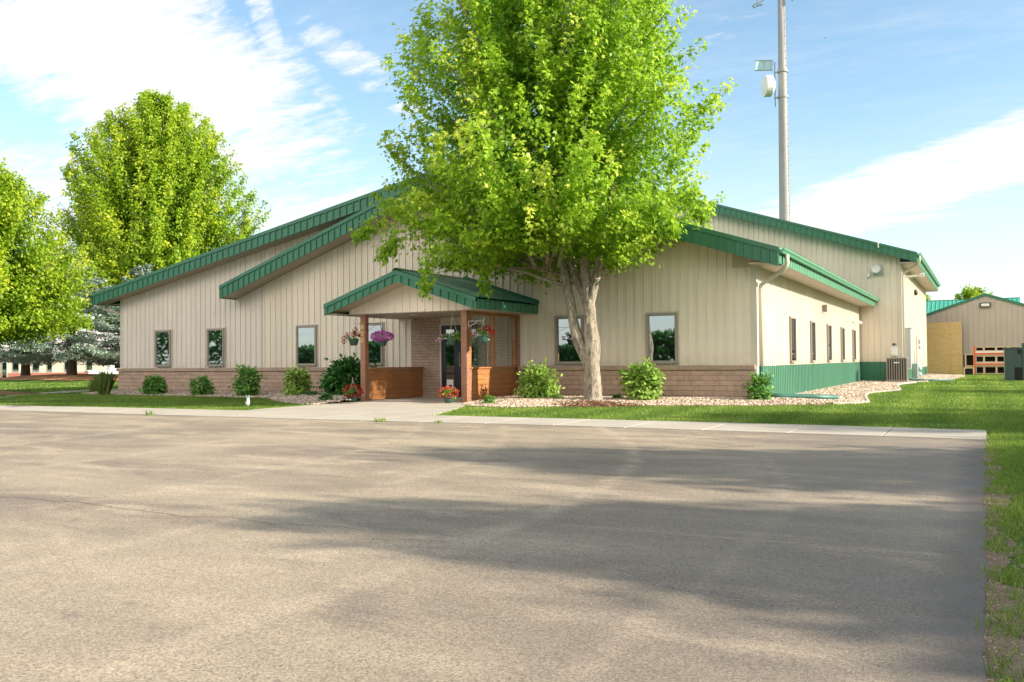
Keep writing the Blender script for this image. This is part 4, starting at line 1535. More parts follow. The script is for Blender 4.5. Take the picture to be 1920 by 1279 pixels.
tk.tube(P3((-8.93, 19.45, 2.85), (-9.3, 19.2, 2.98), (-9.8, 18.9, 3.2), (-10.6, 18.5, 3.4), (-11.6, 18.1, 3.75)), [.05, .045, .04, .03, .015], 8)
tk.tube(P3((-9.0, 19.5, 3.1), (-9.4, 19.5, 3.22), (-9.9, 19.4, 3.4), (-10.8, 19.3, 3.9)), [.045, .04, .035, .015], 8)
trunk_obj = tk.build('trunk', 'bark_maple', maple, smooth=True)


def R_main(z, az):
    base = np.interp(z, [3.0, 3.6, 4.6, 6.0, 8.0, 10.0, 12.0, 13.6, 15.0], [2.5, 3.35, 3.95, 3.95, 3.6, 3.2, 2.4, 1.4, .3])
    k = 1 + .07 * math.sin(3 * az + z) + .06 * math.sin(5 * az - 1.7 * z)
    # fuller on the left at mid height
    k += .10 * max(0, math.cos(az - math.pi)) * math.exp(-((z - 7.2) / 2.0) ** 2)
    k += .12 * math.cos(az) * min(1, max(0, (z - 7.0) / 2.5))
    k += .05 * max(0, math.cos(az)) * math.exp(-((z - 6.5) / 2.0) ** 2)
    k -= .12 * max(0, math.cos(az)) * math.exp(-((z - 3.5) / .8) ** 2)
    return base * k


lm = MB()
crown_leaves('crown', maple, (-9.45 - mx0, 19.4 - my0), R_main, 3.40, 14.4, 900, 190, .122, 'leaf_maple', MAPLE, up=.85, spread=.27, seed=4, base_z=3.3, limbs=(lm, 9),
             skip=lambda P: (P[:, 2] < 4.1) & (P[:, 0] > -1.3) & (P[:, 0] < .35) & (P[:, 1] < .6) & (P[:, 2] < 3.38 + .25 * np.abs(P[:, 0] + .3)))
lm.build('branch', 'bark_maple', maple)
# low hanging sprays on the porch side
P_, T_, N_, S_, Q_ = [], [], [], [], []
for (x, y, z, dx, dz, n) in ((-11.45, 17.4, 3.9, -.35, -1.25, 210), (-10.75, 18.4, 4.1, .05, -1.35, 200), (-12.7, 17.6, 4.2, -.5, -.6, 240), (-13.6, 18.0, 4.6, -.7, -.35, 220), (-6.4, 18.3, 4.5, .55, -.7, 320), (-7.0, 17.8, 4.5, .1, -.5, 260), (-9.6, 17.0, 4.2, -.2, -.55, 260), (-5.8, 18.8, 4.9, .4, -.8, 260), (-11.9, 19.3, 3.9, -.4, -.3, 200), (-10.3, 18.0, 3.9, 0, -.45, 220)):
    q = rng.uniform(0, 1, n)
    c_ = np.array([x - mx0, y - my0, z]) + q[:, None] * np.array([dx, 0, dz]) + rng.normal(size=(n, 3)) * (.17 - .10 * q)[:, None]
    P_.append(c_)
    T_.append(np.array([dx, 0, dz]) * .6 + rng.normal(size=(n, 3)) * .5 + np.array([0, -.1, -.5]))
    N_.append(rng.normal(size=(n, 3)) * .5 + np.array([.1, -.5, .6]))
    S_.append(rng.uniform(.09, .15, n))
    Q_.append(rng.uniform(.1, .75, n))
scatter('leaf_sprays', np.concatenate(P_), np.concatenate(T_), np.concatenate(N_), np.concatenate(S_), MAPLE, np.concatenate(Q_), 'leaf_maple', maple)


def generic_tree(x, y, h, r, z0, label, n_pl, per, size, mat, seed, tpl=QUAD, group=None, zprof=None, trunk_r=.25, bark='bark_maple', name='maple_tree', zg=0, up=1.0, spread=.4):
    t_ = thing(name, label, 'tree', (x, y, zg), group)
    b_ = MB()
    b_.tube([(0, 0, -.1), (0, 0, .3), (.05, 0, h * .2), (0, .05, h * .45), (0, 0, h * .8)], [trunk_r * 1.3, trunk_r, trunk_r * .8, trunk_r * .5, .03], 10, wob=.1)
    prof = zprof or ([0, .12, .35, .6, .8, .93, 1.0], [.45, .85, 1.0, .96, .76, .42, .08])

    def Rf(z, az):
        q = (z - z0) / (h - z0)
        return r * np.interp(q, prof[0], prof[1]) * (1 + .09 * math.sin(3 * az + z * .7 + seed) + .06 * math.sin(5 * az + seed * 2 - z))
    crown_leaves('crown', t_, (0, 0), Rf, z0, h, n_pl, per, size, mat, tpl, up=up, spread=spread, seed=seed, base_z=z0 * .8, limbs=(b_, 5))
    b_.build('trunk', bark, t_)
    return t_


# big maple behind the left end of the building
generic_tree(-55.6, 46.0, 21.6, 7.1, 4.2, 'big round maple rising behind the left end of the green roof edge', 1000, 230, .24, 'leaf_maple_far', 21, OVAL, up=1.5, spread=.46, trunk_r=.42,
             zprof=([0, .10, .3, .5, .7, .85, .95, 1.0], [.6, .9, 1.0, .98, .86, .66, .38, .15]))
# maple cut by the left edge of the picture
generic_tree(-35.2, 20.3, 9.2, 4.0, 2.2, 'yellow-green maple cut by the left picture edge in front of the blue spruces', 560, 230, .15, 'leaf_maple_far', 33, OVAL, up=.9, spread=.40,
             zprof=([0, .12, .3, .5, .7, .85, .95, 1.0], [.8, 1.0, 1.0, .9, .74, .55, .34, .1]))


def spruce(x, y, h, r, label, seed, zb=.9, zg=.3):
    g = np.random.default_rng(seed)
    t_ = thing('spruce_tree', label, 'tree', (x, y, zg), 'blue spruces on the mulch mound')
    tr = MB().tube([(0, 0, -.2), (0, 0, h)], [.32, .04], 10, wob=.1)
    Ps, Ts, Ns, Ss, Qs = [], [], [], [], []
    nb = 125
    for i in range(nb):
        z = zb + (h - zb) * (i / nb) ** 1.15
        az = g.uniform(0, 6.283)
        L = r * (1 - (z - zb) / (h - zb)) ** .8 * g.uniform(.82, 1.1) + .15
        d = np.array([math.cos(az), math.sin(az), 0])
        side = np.array([-d[1], d[0], 0])
        tip = np.array([0, 0, z]) + d * L + np.array([0, 0, -.10 * L])
        n = int(85 * L + 50)
        t = g.beta(1.5, 1, n)
        sag = -.28 * L * np.sin(t * 2.4) * .5
        P = np.array([0, 0, z]) + t[:, None] * (d * L) + np.stack([np.zeros(n), np.zeros(n), sag + .1 * L * t ** 2], 1)
        wdt = .34 * L * (1 - t) * .6 + .14
        P = P + side * (g.uniform(-1, 1, n) * (wdt + .12))[:, None] + np.array([0, 0, 1]) * g.normal(size=(n, 1)) * .05
        Ps.append(P)
        Ts.append(d * .7 + side * g.uniform(-1, 1, (n, 1)) * .8 + np.array([0, 0, -.12]) + g.normal(size=(n, 3)) * .2)
        Ns.append(np.array([0, 0, 1]) + g.normal(size=(n, 3)) * .3)
        Ss.append(g.uniform(.12, .25, n))
        Qs.append(np.clip(.25 + .6 * t * g.uniform(.4, 1.2, n), 0, 1))
        if i % 3 == 0:
            tr.tube([(0, 0, z), tuple(np.array([0, 0, z]) + d * L * .6 + np.array([0, 0, -.12 * L]))], [.04, .012], 5, cap=False)
    tr.build('trunk', 'bark_dark', t_)
    scatter('crown', *(np.concatenate(a) for a in (Ps, Ts, Ns, Ss)), QUAD * np.array([.55, 1, 1]), np.concatenate(Qs), 'needle_blue', t_)


spruce(-50.6, 35.3, 8.2, 5.0, 'broad blue spruce with its dark trunk showing at the top of the mulch mound', 3, 1.25, .33)
spruce(-45.3, 36.5, 6.9, 4.4, 'blue spruce nearest the left corner of the building, partly hidden by it', 8, 1.5, .25)
spruce(-57.2, 36.5, 5.4, 2.9, 'darker blue spruce at the left end of the mulch mound', 9, 1.5, .1)

# trees out of frame on the right whose shade lies on the lot and the lawn
_pf = ([0, .2, .5, .7, .85, 1.0], [.85, 1.0, .92, .70, .42, .10])
generic_tree(12.4, 10.7, 8.1, 2.75, 1.9, 'slender maple nearest the pavement on the grass right of the parking lot', 240, 120, .21, 'leaf_maple', 51, OVAL, up=.9, spread=.46, zprof=_pf, trunk_r=.14, group='maples on the grass right of the lot')
generic_tree(11.2, 6.7, 6.9, 2.35, 1.8, 'smaller maple further from the building on the grass right of the parking lot', 190, 105, .20, 'leaf_maple', 57, OVAL, up=.9, spread=.44, zprof=_pf, trunk_r=.12, group='maples on the grass right of the lot')
generic_tree(19.5, 18.6, 11.0, 4.2, 2.8, 'maple standing on the lawn right of the building, shading the grass', 200, 110, .28, 'leaf_maple', 52, OVAL, up=1.0, spread=.42)
generic_tree(25.0, 33.0, 12.0, 4.0, 3.0, 'maple further back on the right lawn, shading the side wall', 130, 80, .30, 'leaf_maple', 53, QUAD, up=1.0, spread=.45)
# trees far behind the shed
generic_tree(-.8, 100, 8.2, 2.0, 4.2, 'distant tree whose top shows above the shed gable', 90, 150, .24, 'leaf_maple_far', 61, QUAD, group='distant trees behind the shed', trunk_r=.2)
generic_tree(-5.9, 100, 7.6, 1.6, 3.4, 'small distant tree showing at the far corner of the hall', 60, 130, .22, 'leaf_maple_far', 62, QUAD, group='distant trees behind the shed', trunk_r=.15)

# tree line far behind the viewer, mirrored in the windows
n = 34000
x = rng.uniform(-190, 70, n)
hh = 2.3 + 3.4 * (0.5 + np.array([noise.noise(Vector((a * .045, 0, 0))) for a in x])) + 9 * np.clip((-x - 108) / 10, 0, 1) * (0.6 + .4 * np.sin(x * .5))
z = hh * rng.uniform(0, 1, n) ** .7
P = np.stack([x, -70 + rng.uniform(-2, 2, n), z], 1)
o = scatter('far_woods', P, rng.normal(size=(n, 3)), rng.normal(size=(n, 3)) + np.array([0, .6, .5]), rng.uniform(.5, 1.0, n), QUAD * np.array([1.3, 1, 1]), rng.uniform(0, .35, n), 'leaf_dark')
stuff(o, 'far line of woods behind the viewer, seen in the window panes', 'woods')

# ------------------------------------------------------------------ shrubs and small plants
shrub(-24.6, 20.2, 1.15, .72, 'leaf_mid', 'second plant from the left corner, a low dark green leafy shrub under the first window', 520, .12)
shrub(-22.3, 20.1, 1.0, .66, 'leaf_mid', 'sparse drooping green shrub between the two leftmost windows', 300, .13)
shrub(-20.25, 20.1, 1.12, 1.02, 'leaf_mid', 'upright rounded green shrub right of the second window', 640, .13)
shrub(-18.2, 20.1, 1.15, .98, 'leaf_lime', 'lime green shrub below and left of the window left of the porch', 640, .13)
shrub(-16.15, 19.95, 1.95, 1.25, 'leaf_dark', 'large dark green shrub against the left porch post', 1700, .15)
shrub(-9.95, 19.75, 1.30, 1.00, 'leaf_lime', 'bright lime shrub just right of the porch half wall', 900, .12)
shrub(-7.3, 20.1, 1.22, 1.02, 'leaf_lime', 'large-leaved light green shrub below the rightmost front window', 760, .14)
shrub(-4.70, 21.0, .78, .72, 'leaf_mid', 'straggly green shrub at the right corner of the stone base', 380, .10)
grp2 = 'low ground plants in the stone beds'
shrub(-17.2, 19.6, .62, .22, 'leaf_dark', 'low brownish mat plant left of the large dark shrub', 260, .06, grp2)
shrub(-15.05, 17.7, .50, .24, 'leaf_dark', 'low dark plant in the stones near the left edge of the entrance slab', 240, .06, grp2)
shrub(-10.35, 18.0, .42, .22, 'leaf_mid', 'small green plant in the stones just right of the right porch post', 200, .055, grp2)
shrub(-9.35, 19.6, .45, .22, 'leaf_lime', 'small lime plant between the bright lime shrub and the maple trunk', 160, .07, grp2)
shrub(-7.95, 20.1, .42, .18, 'leaf_dark', 'small dark plant left of the large-leaved light green shrub', 160, .06, grp2)


def grass_clump(x, y, w, h, n, label, cat='ornamental grass', mat='weed_blade', bw=.016, name='ornamental_grass'):
    a = rng.uniform(0, 6.283, n)
    r_ = rng.uniform(0, 1, n) ** .5 * w * .20
    P = np.stack([r_ * np.cos(a), r_ * np.sin(a), np.zeros(n)], 1)
    ln = rng.uniform(.0, .55, n) * rng.uniform(.3, 1, n)
    T = np.stack([np.cos(a) * ln, np.sin(a) * ln, np.ones(n)], 1)
    S = rng.uniform(.35, 1.08, n) * h
    tp = np.array([(-.5, 0, 0), (.5, 0, 0), (.42, .5, 0), (0, 1, .14), (-.42, .5, 0)])
    o_ = scatter(name, P, T, rng.normal(size=(n, 3)), S, tp, rng.uniform(.1, .8, n), mat, None, width=np.full(n, bw))
    o_.location = (x, y, 0.0)
    return tag(o_, label, cat)


grass_clump(-26.5, 19.7, .8, .85, 420, 'tall clump of ornamental grass left of the building corner', mat='weed_blade', bw=.013)
grass_clump(-28.6, 20.9, .9, .5, 160, 'small pale grass tuft tucked beside the building corner', mat='weed_blade', bw=.02)
grass_clump(-15.0, 12.2, .35, .12, 40, 'small weed growing in the joint between lot and pavement on the left', 'weed', bw=.01, name='weed')
grass_clump(-9.35, 12.4, .5, .10, 60, 'weed tuft in the joint between lot and pavement below the entrance slab', 'weed', bw=.01, name='weed')
grass_clump(-8.2, 12.5, .3, .08, 30, 'tiny weed in the pavement joint right of the entrance slab', 'weed', bw=.01, name='weed')


def basket(x, y, z, pot_r, label, petal, n_pet, leaf, n_leaf, wires_z, spread=1.0, psize=.045, hanging=True, extra=None, dome=.16, pot=True):
    t_ = thing('hanging_basket' if hanging else 'flower_pot', label, 'flower basket' if hanging else 'flower pot', (x, y, z))
    if pot:
        MB().lathe(0, 0, [(pot_r * .62, 0), (pot_r * .80, .045), (pot_r * .94, .12), (pot_r, .15), (pot_r * 1.06, .155), (pot_r * 1.06, .175), (pot_r * .96, .175), (pot_r * .93, .15)], 20).build('pot', 'pot_green', t_, smooth=True)
    if wires_z:
        wb = MB()
        for k in range(3):
            a = k * 2.1 + .4
            wb.tube([(pot_r * math.cos(a), pot_r * math.sin(a), .17), (0, 0, wires_z - .04)], .0028, 4)
        wb.tube([(0, 0, wires_z - .04), (0, 0, wires_z), (.015, 0, wires_z + .02)], .004, 5)
        wb.build('hanger', 'white_metal', t_)
    leaf_ball((0, 0, .17 + dome * .35), (pot_r * 1.15 * spread, pot_r * 1.15 * spread, dome * .8), n_leaf, .055, leaf, t_, 'foliage', clumps=10)
    if n_pet:
        leaf_ball((0, 0, .19 + dome * .5), (pot_r * 1.25 * spread, pot_r * 1.25 * spread, dome), n_pet, psize, petal, t_, 'blossoms', tpl=PETAL, shell=.80, droop=.1)
    if extra:
        for (dx, dz, n, mt) in extra:
            leaf_ball((dx, 0, dz), (.062, .062, .048), n, .036, mt, t_, 'blossoms', tpl=PETAL, shell=.6)
    return t_


# geranium heads on stalks
basket(-15.03, 18.80, 1.50, .135, 'red geranium basket hanging left of the numbered porch post', 'petal_red', 0, 'leaf_mid', 170, .58, 1.15, extra=[(.0, .30, 60, 'petal_red'), (-.20, .31, 45, 'petal_red'), (.16, .32, 40, 'petal_red'), (.04, .42, 36, 'petal_red'), (-.33, .20, 45, 'petal_red'), (-.33, .10, 36, 'petal_red')])
basket(-14.08, 18.80, 1.47, .135, 'basket of purple blossoms hanging right of the numbered porch post', 'petal_purple', 900, 'leaf_dark', 60, .60, 1.75, psize=.042, dome=.13)
basket(-12.0, 19.0, 1.46, .15, 'green trailing basket with a few pale pink and yellow blooms in front of the door', 'petal_pink', 10, 'leaf_mid', 330, .80, 1.5, extra=[(-.33, .22, 20, 'petal_pink'), (-.43, .14, 14, 'petal_pink'), (.02, .26, 24, 'petal_pink')], dome=.12)
basket(-10.97, 18.80, 1.50, .135, 'red geranium basket hanging right of the right porch post', 'petal_red', 0, 'leaf_mid', 190, .54, 1.3, extra=[(-.13, .33, 70, 'petal_red'), (.12, .36, 60, 'petal_red'), (.26, .27, 70, 'petal_red'), (0, .31, 50, 'petal_red'), (-.27, .22, 40, 'petal_red'), (-.05, .27, 30, 'petal_red')])
basket(-14.55, 18.15, .012, .16, 'pot of deep red geraniums standing on the slab by the left porch post', 'petal_red', 520, 'leaf_mid', 380, .62, 1.30, psize=.036, dome=.17, hanging=False)
basket(-11.78, 18.45, .012, .13, 'mound of orange-red flowers on the slab beside the right porch post', 'petal_orange', 420, 'leaf_mid', 420, 0, 1.55, psize=.032, dome=.14, hanging=False)

# little garden ornament in the lawn
t = thing('garden_ornament', 'small white and pale blue ornament on a stake in the left lawn', 'ornament', (-13.95 - .6, 14.45, 0))
MB().tube([(0, 0, -.02), (0, 0, .16)], .006, 6).build('stake', 'green_hose', t)
MB().ellipsoid((0, 0, .16), (.055, .03, .065), jit=.3).ellipsoid((.01, 0, .235), (.035, .028, .035)).build('body', 'white_metal', t, smooth=True)
MB().tube([(-.01, 0, .25), (-.05, 0, .33)], [.014, .004], 6).tube([(.02, 0, .25), (.045, 0, .34)], [.014, .004], 6).build('ear', 'light_blue', t)

# green splash hose at the corner and at the far corner
o = MB().tube([(-4.66, 21.78, .145), (-4.4, 21.93, .135), (-3.75, 22.28, .11), (-3.20, 22.58, .085)], [.06, .066, .066, .066], 8).build('drain_extension', 'green_hose', smooth=True)
tag(o, 'green drain pipe lying on the stones at the near right corner', 'drain pipe', 'green drain pipes on the stones')
o = MB().tube([(XM + .1, 41.5, .25), (XM + .2, 41.5, .10), (-2.4, 41.7, .06), (-1.2, 42.2, .05)], [.05] * 4, 8).build('drain_extension', 'green_hose', smooth=True)
tag(o, 'green drain pipe lying across the stones behind the air conditioner', 'drain pipe', 'green drain pipes on the stones')

# mulch ring with chips
b = MB()
ring = [( -8.3 + (1.28 + .12 * noise.noise(Vector((math.cos(a) * 2, math.sin(a) * 2, 0)))) * math.cos(a) * 1.12, 18.85 + .98 * math.sin(a) * (1 + .1 * noise.noise(Vector((a, 3, 0))))) for a in np.linspace(0, 2 * math.pi, 40, endpoint=False)]
cx_, cy_ = -8.3, 19.2
b.v = [(x, y, .004) for x, y in ring] + [((x + cx_) / 2, (y + cy_) / 2, .05) for x, y in ring] + [((x + 5 * cx_) / 6, (y + 5 * cy_) / 6, .085) for x, y in ring] + [(cx_, cy_, .085)]
for k in range(40):
    j = (k + 1) % 40
    b.f += [(k, j, 40 + j, 40 + k), (40 + k, 40 + j, 80 + j, 80 + k), (80 + k, 80 + j, 120)]
structure(b.build('mulch_ring', 'mulch', smooth=True))
a = rng.uniform(0, 6.283, 5200)
r_ = np.sqrt(rng.uniform(0, 1, 5200))
px = cx_ + r_ * np.cos(a) * 1.42
py = 18.95 + r_ * np.sin(a) * .98
pz = .02 + .07 * (1 - r_) ** .8
T = np.stack([np.cos(a * 7), np.sin(a * 7), rng.normal(size=5200) * .35], 1)
stuff(scatter('bark_chips', np.stack([px, py, pz], 1), T, rng.normal(size=(5200, 3)) * .4 + np.array([0, -.3, 1]), rng.uniform(.03, .075, 5200), QUAD * np.array([.6, 1, 1]), rng.uniform(0, 1, 5200), 'bark_chip'), 'brown bark mulch chips round the foot of the maple', 'mulch')
# mulch at the far left and on the spruce mound
b = MB()
pts = [(-33.3 + 3.6 * math.cos(q), 19.3 + 1.2 * math.sin(q)) for q in np.linspace(0, 6.283, 24, endpoint=False)]
b.v = [(x, y, .01) for x, y in pts] + [((x - 33.3) / 2, (y + 19.3) / 2, .09) for x, y in pts] + [(-33.3, 19.3, .12)]
for k in range(24):
    j = (k + 1) % 24
    b.f += [(k, j, 24 + j, 24 + k), (24 + k, 24 + j, 48)]
structure(b.build('mulch_ring', 'mulch', smooth=True))
xs = np.linspace(-62.5, -39.5, 40)
ys = np.linspace(31.8, 41.2, 24)
b = MB()
v, idx = [], {}
for j, yy in enumerate(ys):
    for i, xx in enumerate(xs):
        idx[i, j] = len(v)
        v.append((xx, yy, ground_z(xx, yy) + .03 + .03 * noise.noise(Vector((xx, yy, 0)))))
b.v = v
for j in range(len(ys) - 1):
    for i in range(len(xs) - 1):
        if (((xs[i] + xs[i + 1]) / 2 + 51) / 11.0) ** 2 + (((ys[j] + ys[j + 1]) / 2 - 36.8) / 4.3) ** 2 < 1:
            b.f.append((idx[i, j], idx[i + 1, j], idx[i + 1, j + 1], idx[i, j + 1]))
structure(b.build('mulch_mound', 'mulch_orange', smooth=True))

# ------------------------------------------------------------------ grass blades


def grass_patch(x0, x1, y0, y1, n, hmin, hmax, wmin, wmax, keep=None, dens=None):
    x = rng.uniform(x0, x1, n)
    y = rng.uniform(y0, y1, n)
    k = np.ones(n, bool) if keep is None else keep(x, y)
    x, y = x[k], y[k]
    return x, y, rng.uniform(hmin, hmax, len(x)), rng.uniform(wmin, wmax, len(x))


def lawn_blades(parts, name, label):
    x, y, h, w = (np.concatenate(a) for a in zip(*parts))
    n = len(x)
    T = rng.normal(size=(n, 3)) * .38 + np.array([0, 0, 1])
    N = rng.normal(size=(n, 3)) + np.array([0, -.5, .2])
    big = np.array([noise.noise(Vector((a * .5, c * .5, 7))) for a, c in zip(x, y)])
    stripe = .10 * np.sin(5.2 * x + .15 * y)
    tint = .36 + .42 * big + 1.3 * stripe + rng.normal(size=n) * .20
    P = np.stack([x, y, np.full(n, -.012)], 1)
    return stuff(scatter(name, P, T, N, h, BLADE, tint, 'grass_blade', None, width=w), label, 'grass')


vx = np.array([p[1] for p in VERGE])
vr = np.array([p[0] for p in VERGE])


def keep_verge(x, y):
    lim = np.interp(y, vx, vr)
    nn = pnoise(x, y, 2.6, 3) + .5 * pnoise(x, y, 9, 5)
    e = -0.02
    return (x > e) & ((x > lim + .02) | (nn > .04)) & (nn > -.30 - .5 * np.clip((y - 4.5) / 4, -.35, 1))


def keep_strip(x, y):
    bp = np.array(bed_r)
    ok = (y > far(x) + .01) & ~inside(x, y, bed_r) & ~inside(x, y, bed_l) & ~inside(x, y, ap)
    ok &= ~(((x + 8.3) / 1.42) ** 2 + ((y - 18.9) / .98) ** 2 < 1)
    ok &= ~((x < XR) & (y > 21.3)) & ~((x < XM) & (y > YM))
    return ok


parts = [grass_patch(-.05, 1.6, 2.4, 7, 46000, .015, .05, .004, .008, keep_verge),
         grass_patch(-.05, 2.2, 7, 14.05, 64000, .02, .055, .005, .010, keep_verge),
         grass_patch(-.05, .14, 3.0, 13.9, 2600, .02, .06, .004, .008, lambda x, y: pnoise(x, y, 3, 9) > .0)]
lawn_blades(parts, 'lawn_grass', 'short green grass with thin patches along the right edge of the lot')
parts = [grass_patch(-14.4, 3.0, 13.9, 20.5, 120000, .02, .055, .008, .016, keep_strip),
         grass_patch(-30, -14.4, 13.4, 20.2, 80000, .02, .055, .010, .020, keep_strip)]
lawn_blades(parts, 'lawn_grass', 'mown lawn strip between the pavement and the stone beds')
parts = [grass_patch(-3.2, 5.0, 20.5, 34, 60000, .03, .06, .015, .03, keep_strip),
         grass_patch(-2.5, 6.0, 34, 60, 40000, .04, .07, .03, .06, keep_strip),
         grass_patch(-60, -28, 15, 36, 50000, .04, .07, .03, .06, lambda x, y: (((x + 51) / 11.0) ** 2 + ((y - 36.8) / 4.3) ** 2 > 1) & (((x + 33.3) / 3.6) ** 2 + ((y - 19.3) / 1.2) ** 2 > 1) & (y > far(x)) & ~inside(x, y, [(-50, 13.5), (-33.5, 15.2), (-27.5, 16.6), (-29.2, 18.6), (-30.9, 22.4), (-32.2, 27), (-33.2, 27), (-32.1, 22.2), (-30.3, 18.9), (-28.6, 17.4), (-34, 16.1), (-50, 14.6)]))]
lawn_blades(parts, 'lawn_grass', 'mown lawn beside and behind the building')

# loose grit on the asphalt
n = 2600
x = rng.uniform(-7, -.05, n)
y = rng.uniform(2.4, 12, n)
k = rng.uniform(0, 1, n) < np.exp(x * 1.1) * 1.2 + .22
x, y = x[k], y[k]
stuff(pebbles('loose_grit', np.stack([x, y, np.full(len(x), .003)], 1), rng.uniform(.002, .0048, len(x)), rng.uniform(0, .7, len(x)), 'pebble'), 'fine pale grit scattered on the asphalt near its right edge', 'grit')

n = 9000
x = -.09 + rng.exponential(.13, n)
y = rng.uniform(2.6, 12.4, n)
k = (x < .5) & (pnoise(x, y, 2.2, 4) > -.25)
x, y = x[k], y[k]
stuff(pebbles('dirt_crumbs', np.stack([x, y, np.full(len(x), -.003)], 1), rng.uniform(.0015, .006, len(x)), rng.uniform(0, .5, len(x)), 'pebble'), 'loose brown dirt and crumbs along the broken right edge of the asphalt', 'dirt')

# ------------------------------------------------------------------ air conditioner, gas meter
t = thing('air_conditioner', 'grey-brown ribbed outdoor air conditioner unit standing at the inner corner', 'air conditioner', (-3.28, 40.25, 0))
w = .37
b = MB()
b.box(-w, w, -w, w, .10, .98)
b.build('cabinet', 'dark_inside', t)
b = MB()
for k in range(9):
    a = -w + (2 * w) * k / 8
    for s in (-1, 1):
        b.box(a - .024, a + .024, s * w - (.02 if s < 0 else -.002), s * w + (.02 if s > 0 else -.002), .12, .97)
        b.box(s * w - (.02 if s < 0 else -.002), s * w + (.02 if s > 0 else -.002), a - .022, a + .022, .12, .97)
b.build('louvre', 'ac_metal', t)
MB().box(-w - .03, w + .03, -w - .03, w + .03, .985, 1.04).build('top_cover', 'ac_metal', t, bevel=.02)
MB().box(-w - .02, w + .02, -w - .02, w + .02, .0, .118).build('base_pan', 'ac_metal', t)
MB().ellipsoid((.0, -w - .03, .83), (.12, .012, .028)).build('badge', 'white_metal', t)

t = thing('gas_meter', 'pale green gas meter with grey pipes behind the air conditioner', 'gas meter', (-2.75, 42.6, 0))
MB().box(-.12, .12, -.15, .15, .12, .78).build('meter_body', 'meter_green', t, bevel=.03)
MB().tube([(.0, .0, .78), (0, 0, .9), (.0, .35, .9), (0, .4, .6), (0, .4, .02)], .03, 8).tube([(0, -.1, .78), (-.02, -.12, 1.35)], .02, 8).build('pipe', 'grey_metal', t)
MB().ellipsoid((.12, .55, .55), (.13, .13, .13)).ellipsoid((.1, .7, .28), (.14, .12, .12)).tube([(.1, .6, .02), (.1, .6, .6)], .03, 8).build('regulator', 'grey_metal', t)

# ------------------------------------------------------------------ shed, plywood, rack, transformer box
YS = 62.0
S = thing('storage_shed', 'tan metal shed with a green gable edge beyond the side lawn', 'shed', (0, YS, 0))
zs = lambda x: 5.0 - abs(x - .05) * .352
MB().sheet((-4.6, 0, 0), (1, 0, 0), (0, 0, 1), (0, -1, 0), 9.3, 0, lambda s: zs(-4.6 + s) - .1, .30, .03, off=.1).build('wall', 'shed_siding', S)
b = MB()
for xa, xb in ((-4.9, .05), (.05, 5.0)):
    b.hexa([(xa, -.1, zs(xa) - .16), (xb, -.1, zs(xb) - .16), (xb, -.03, zs(xb) - .16), (xa, -.03, zs(xa) - .16), (xa, -.1, zs(xa)), (xb, -.1, zs(xb)), (xb, -.03, zs(xb)), (xa, -.03, zs(xa))])
b.build('fascia', 'green_metal', S)
b = MB()
for xa, xb in ((-4.9, .05), (.05, 5.0)):
    b.hexa([(xa, -.05, zs(xa) - .03), (xb, -.05, zs(xb) - .03), (xb, 12, zs(xb) - .03), (xa, 12, zs(xa) - .03), (xa, -.05, zs(xa) + .01), (xb, -.05, zs(xb) + .01), (xb, 12, zs(xb) + .01), (xa, 12, zs(xa) + .01)])
b.build('roof', 'shed_green', S)
MB().box(-.26, .34, -.22, -.02, 4.13, 4.40).build('wall_lamp', 'black_metal', S)
MB().box(-.19, .27, -.235, -.222, 4.18, 4.35).build('lamp_lens', 'lamp_lens', S)

S2 = thing('warehouse', 'long building with a teal green metal roof behind the tan shed', 'building', (0, 76, 0))
MB().box(-7.5, 2.4, .5, 14, 0, 4.2).build('wall', 'shed_siding', S2)
MB().sheet((-8, 0, 4.15), (1, 0, 0), (0, .894, .447), (0, -.447, .894), 10.45, 0, 3.35, .30, .03, minor=False, off=.1).build('roof', 'shed_green', S2)
MB().box(-8, 2.45, 2.9, 3.1, 5.6, 5.66).build('roof_ridge_cap', 'green_metal', S2)

t = thing('plywood_enclosure', 'tall yellow plywood sheets closing the gap beside the shed wall', 'plywood screen', (0, 61.3, 0))
for (x0, x1, z0, z1) in ((-3.35, -1.93, 1.20, 3.22), (-3.35, -1.93, .02, 1.19), (-1.92, -1.28, 1.20, 3.24), (-1.92, -1.28, .02, 1.19)):
    MB().box(x0, x1, -.02 if x0 < -2 else -.008, .02, z0, z1).build('plywood_sheet', 'plywood', t)
MB().box(-3.35, -1.28, .025, .3, .02, 3.0).build('framing', 'pine_board', t)

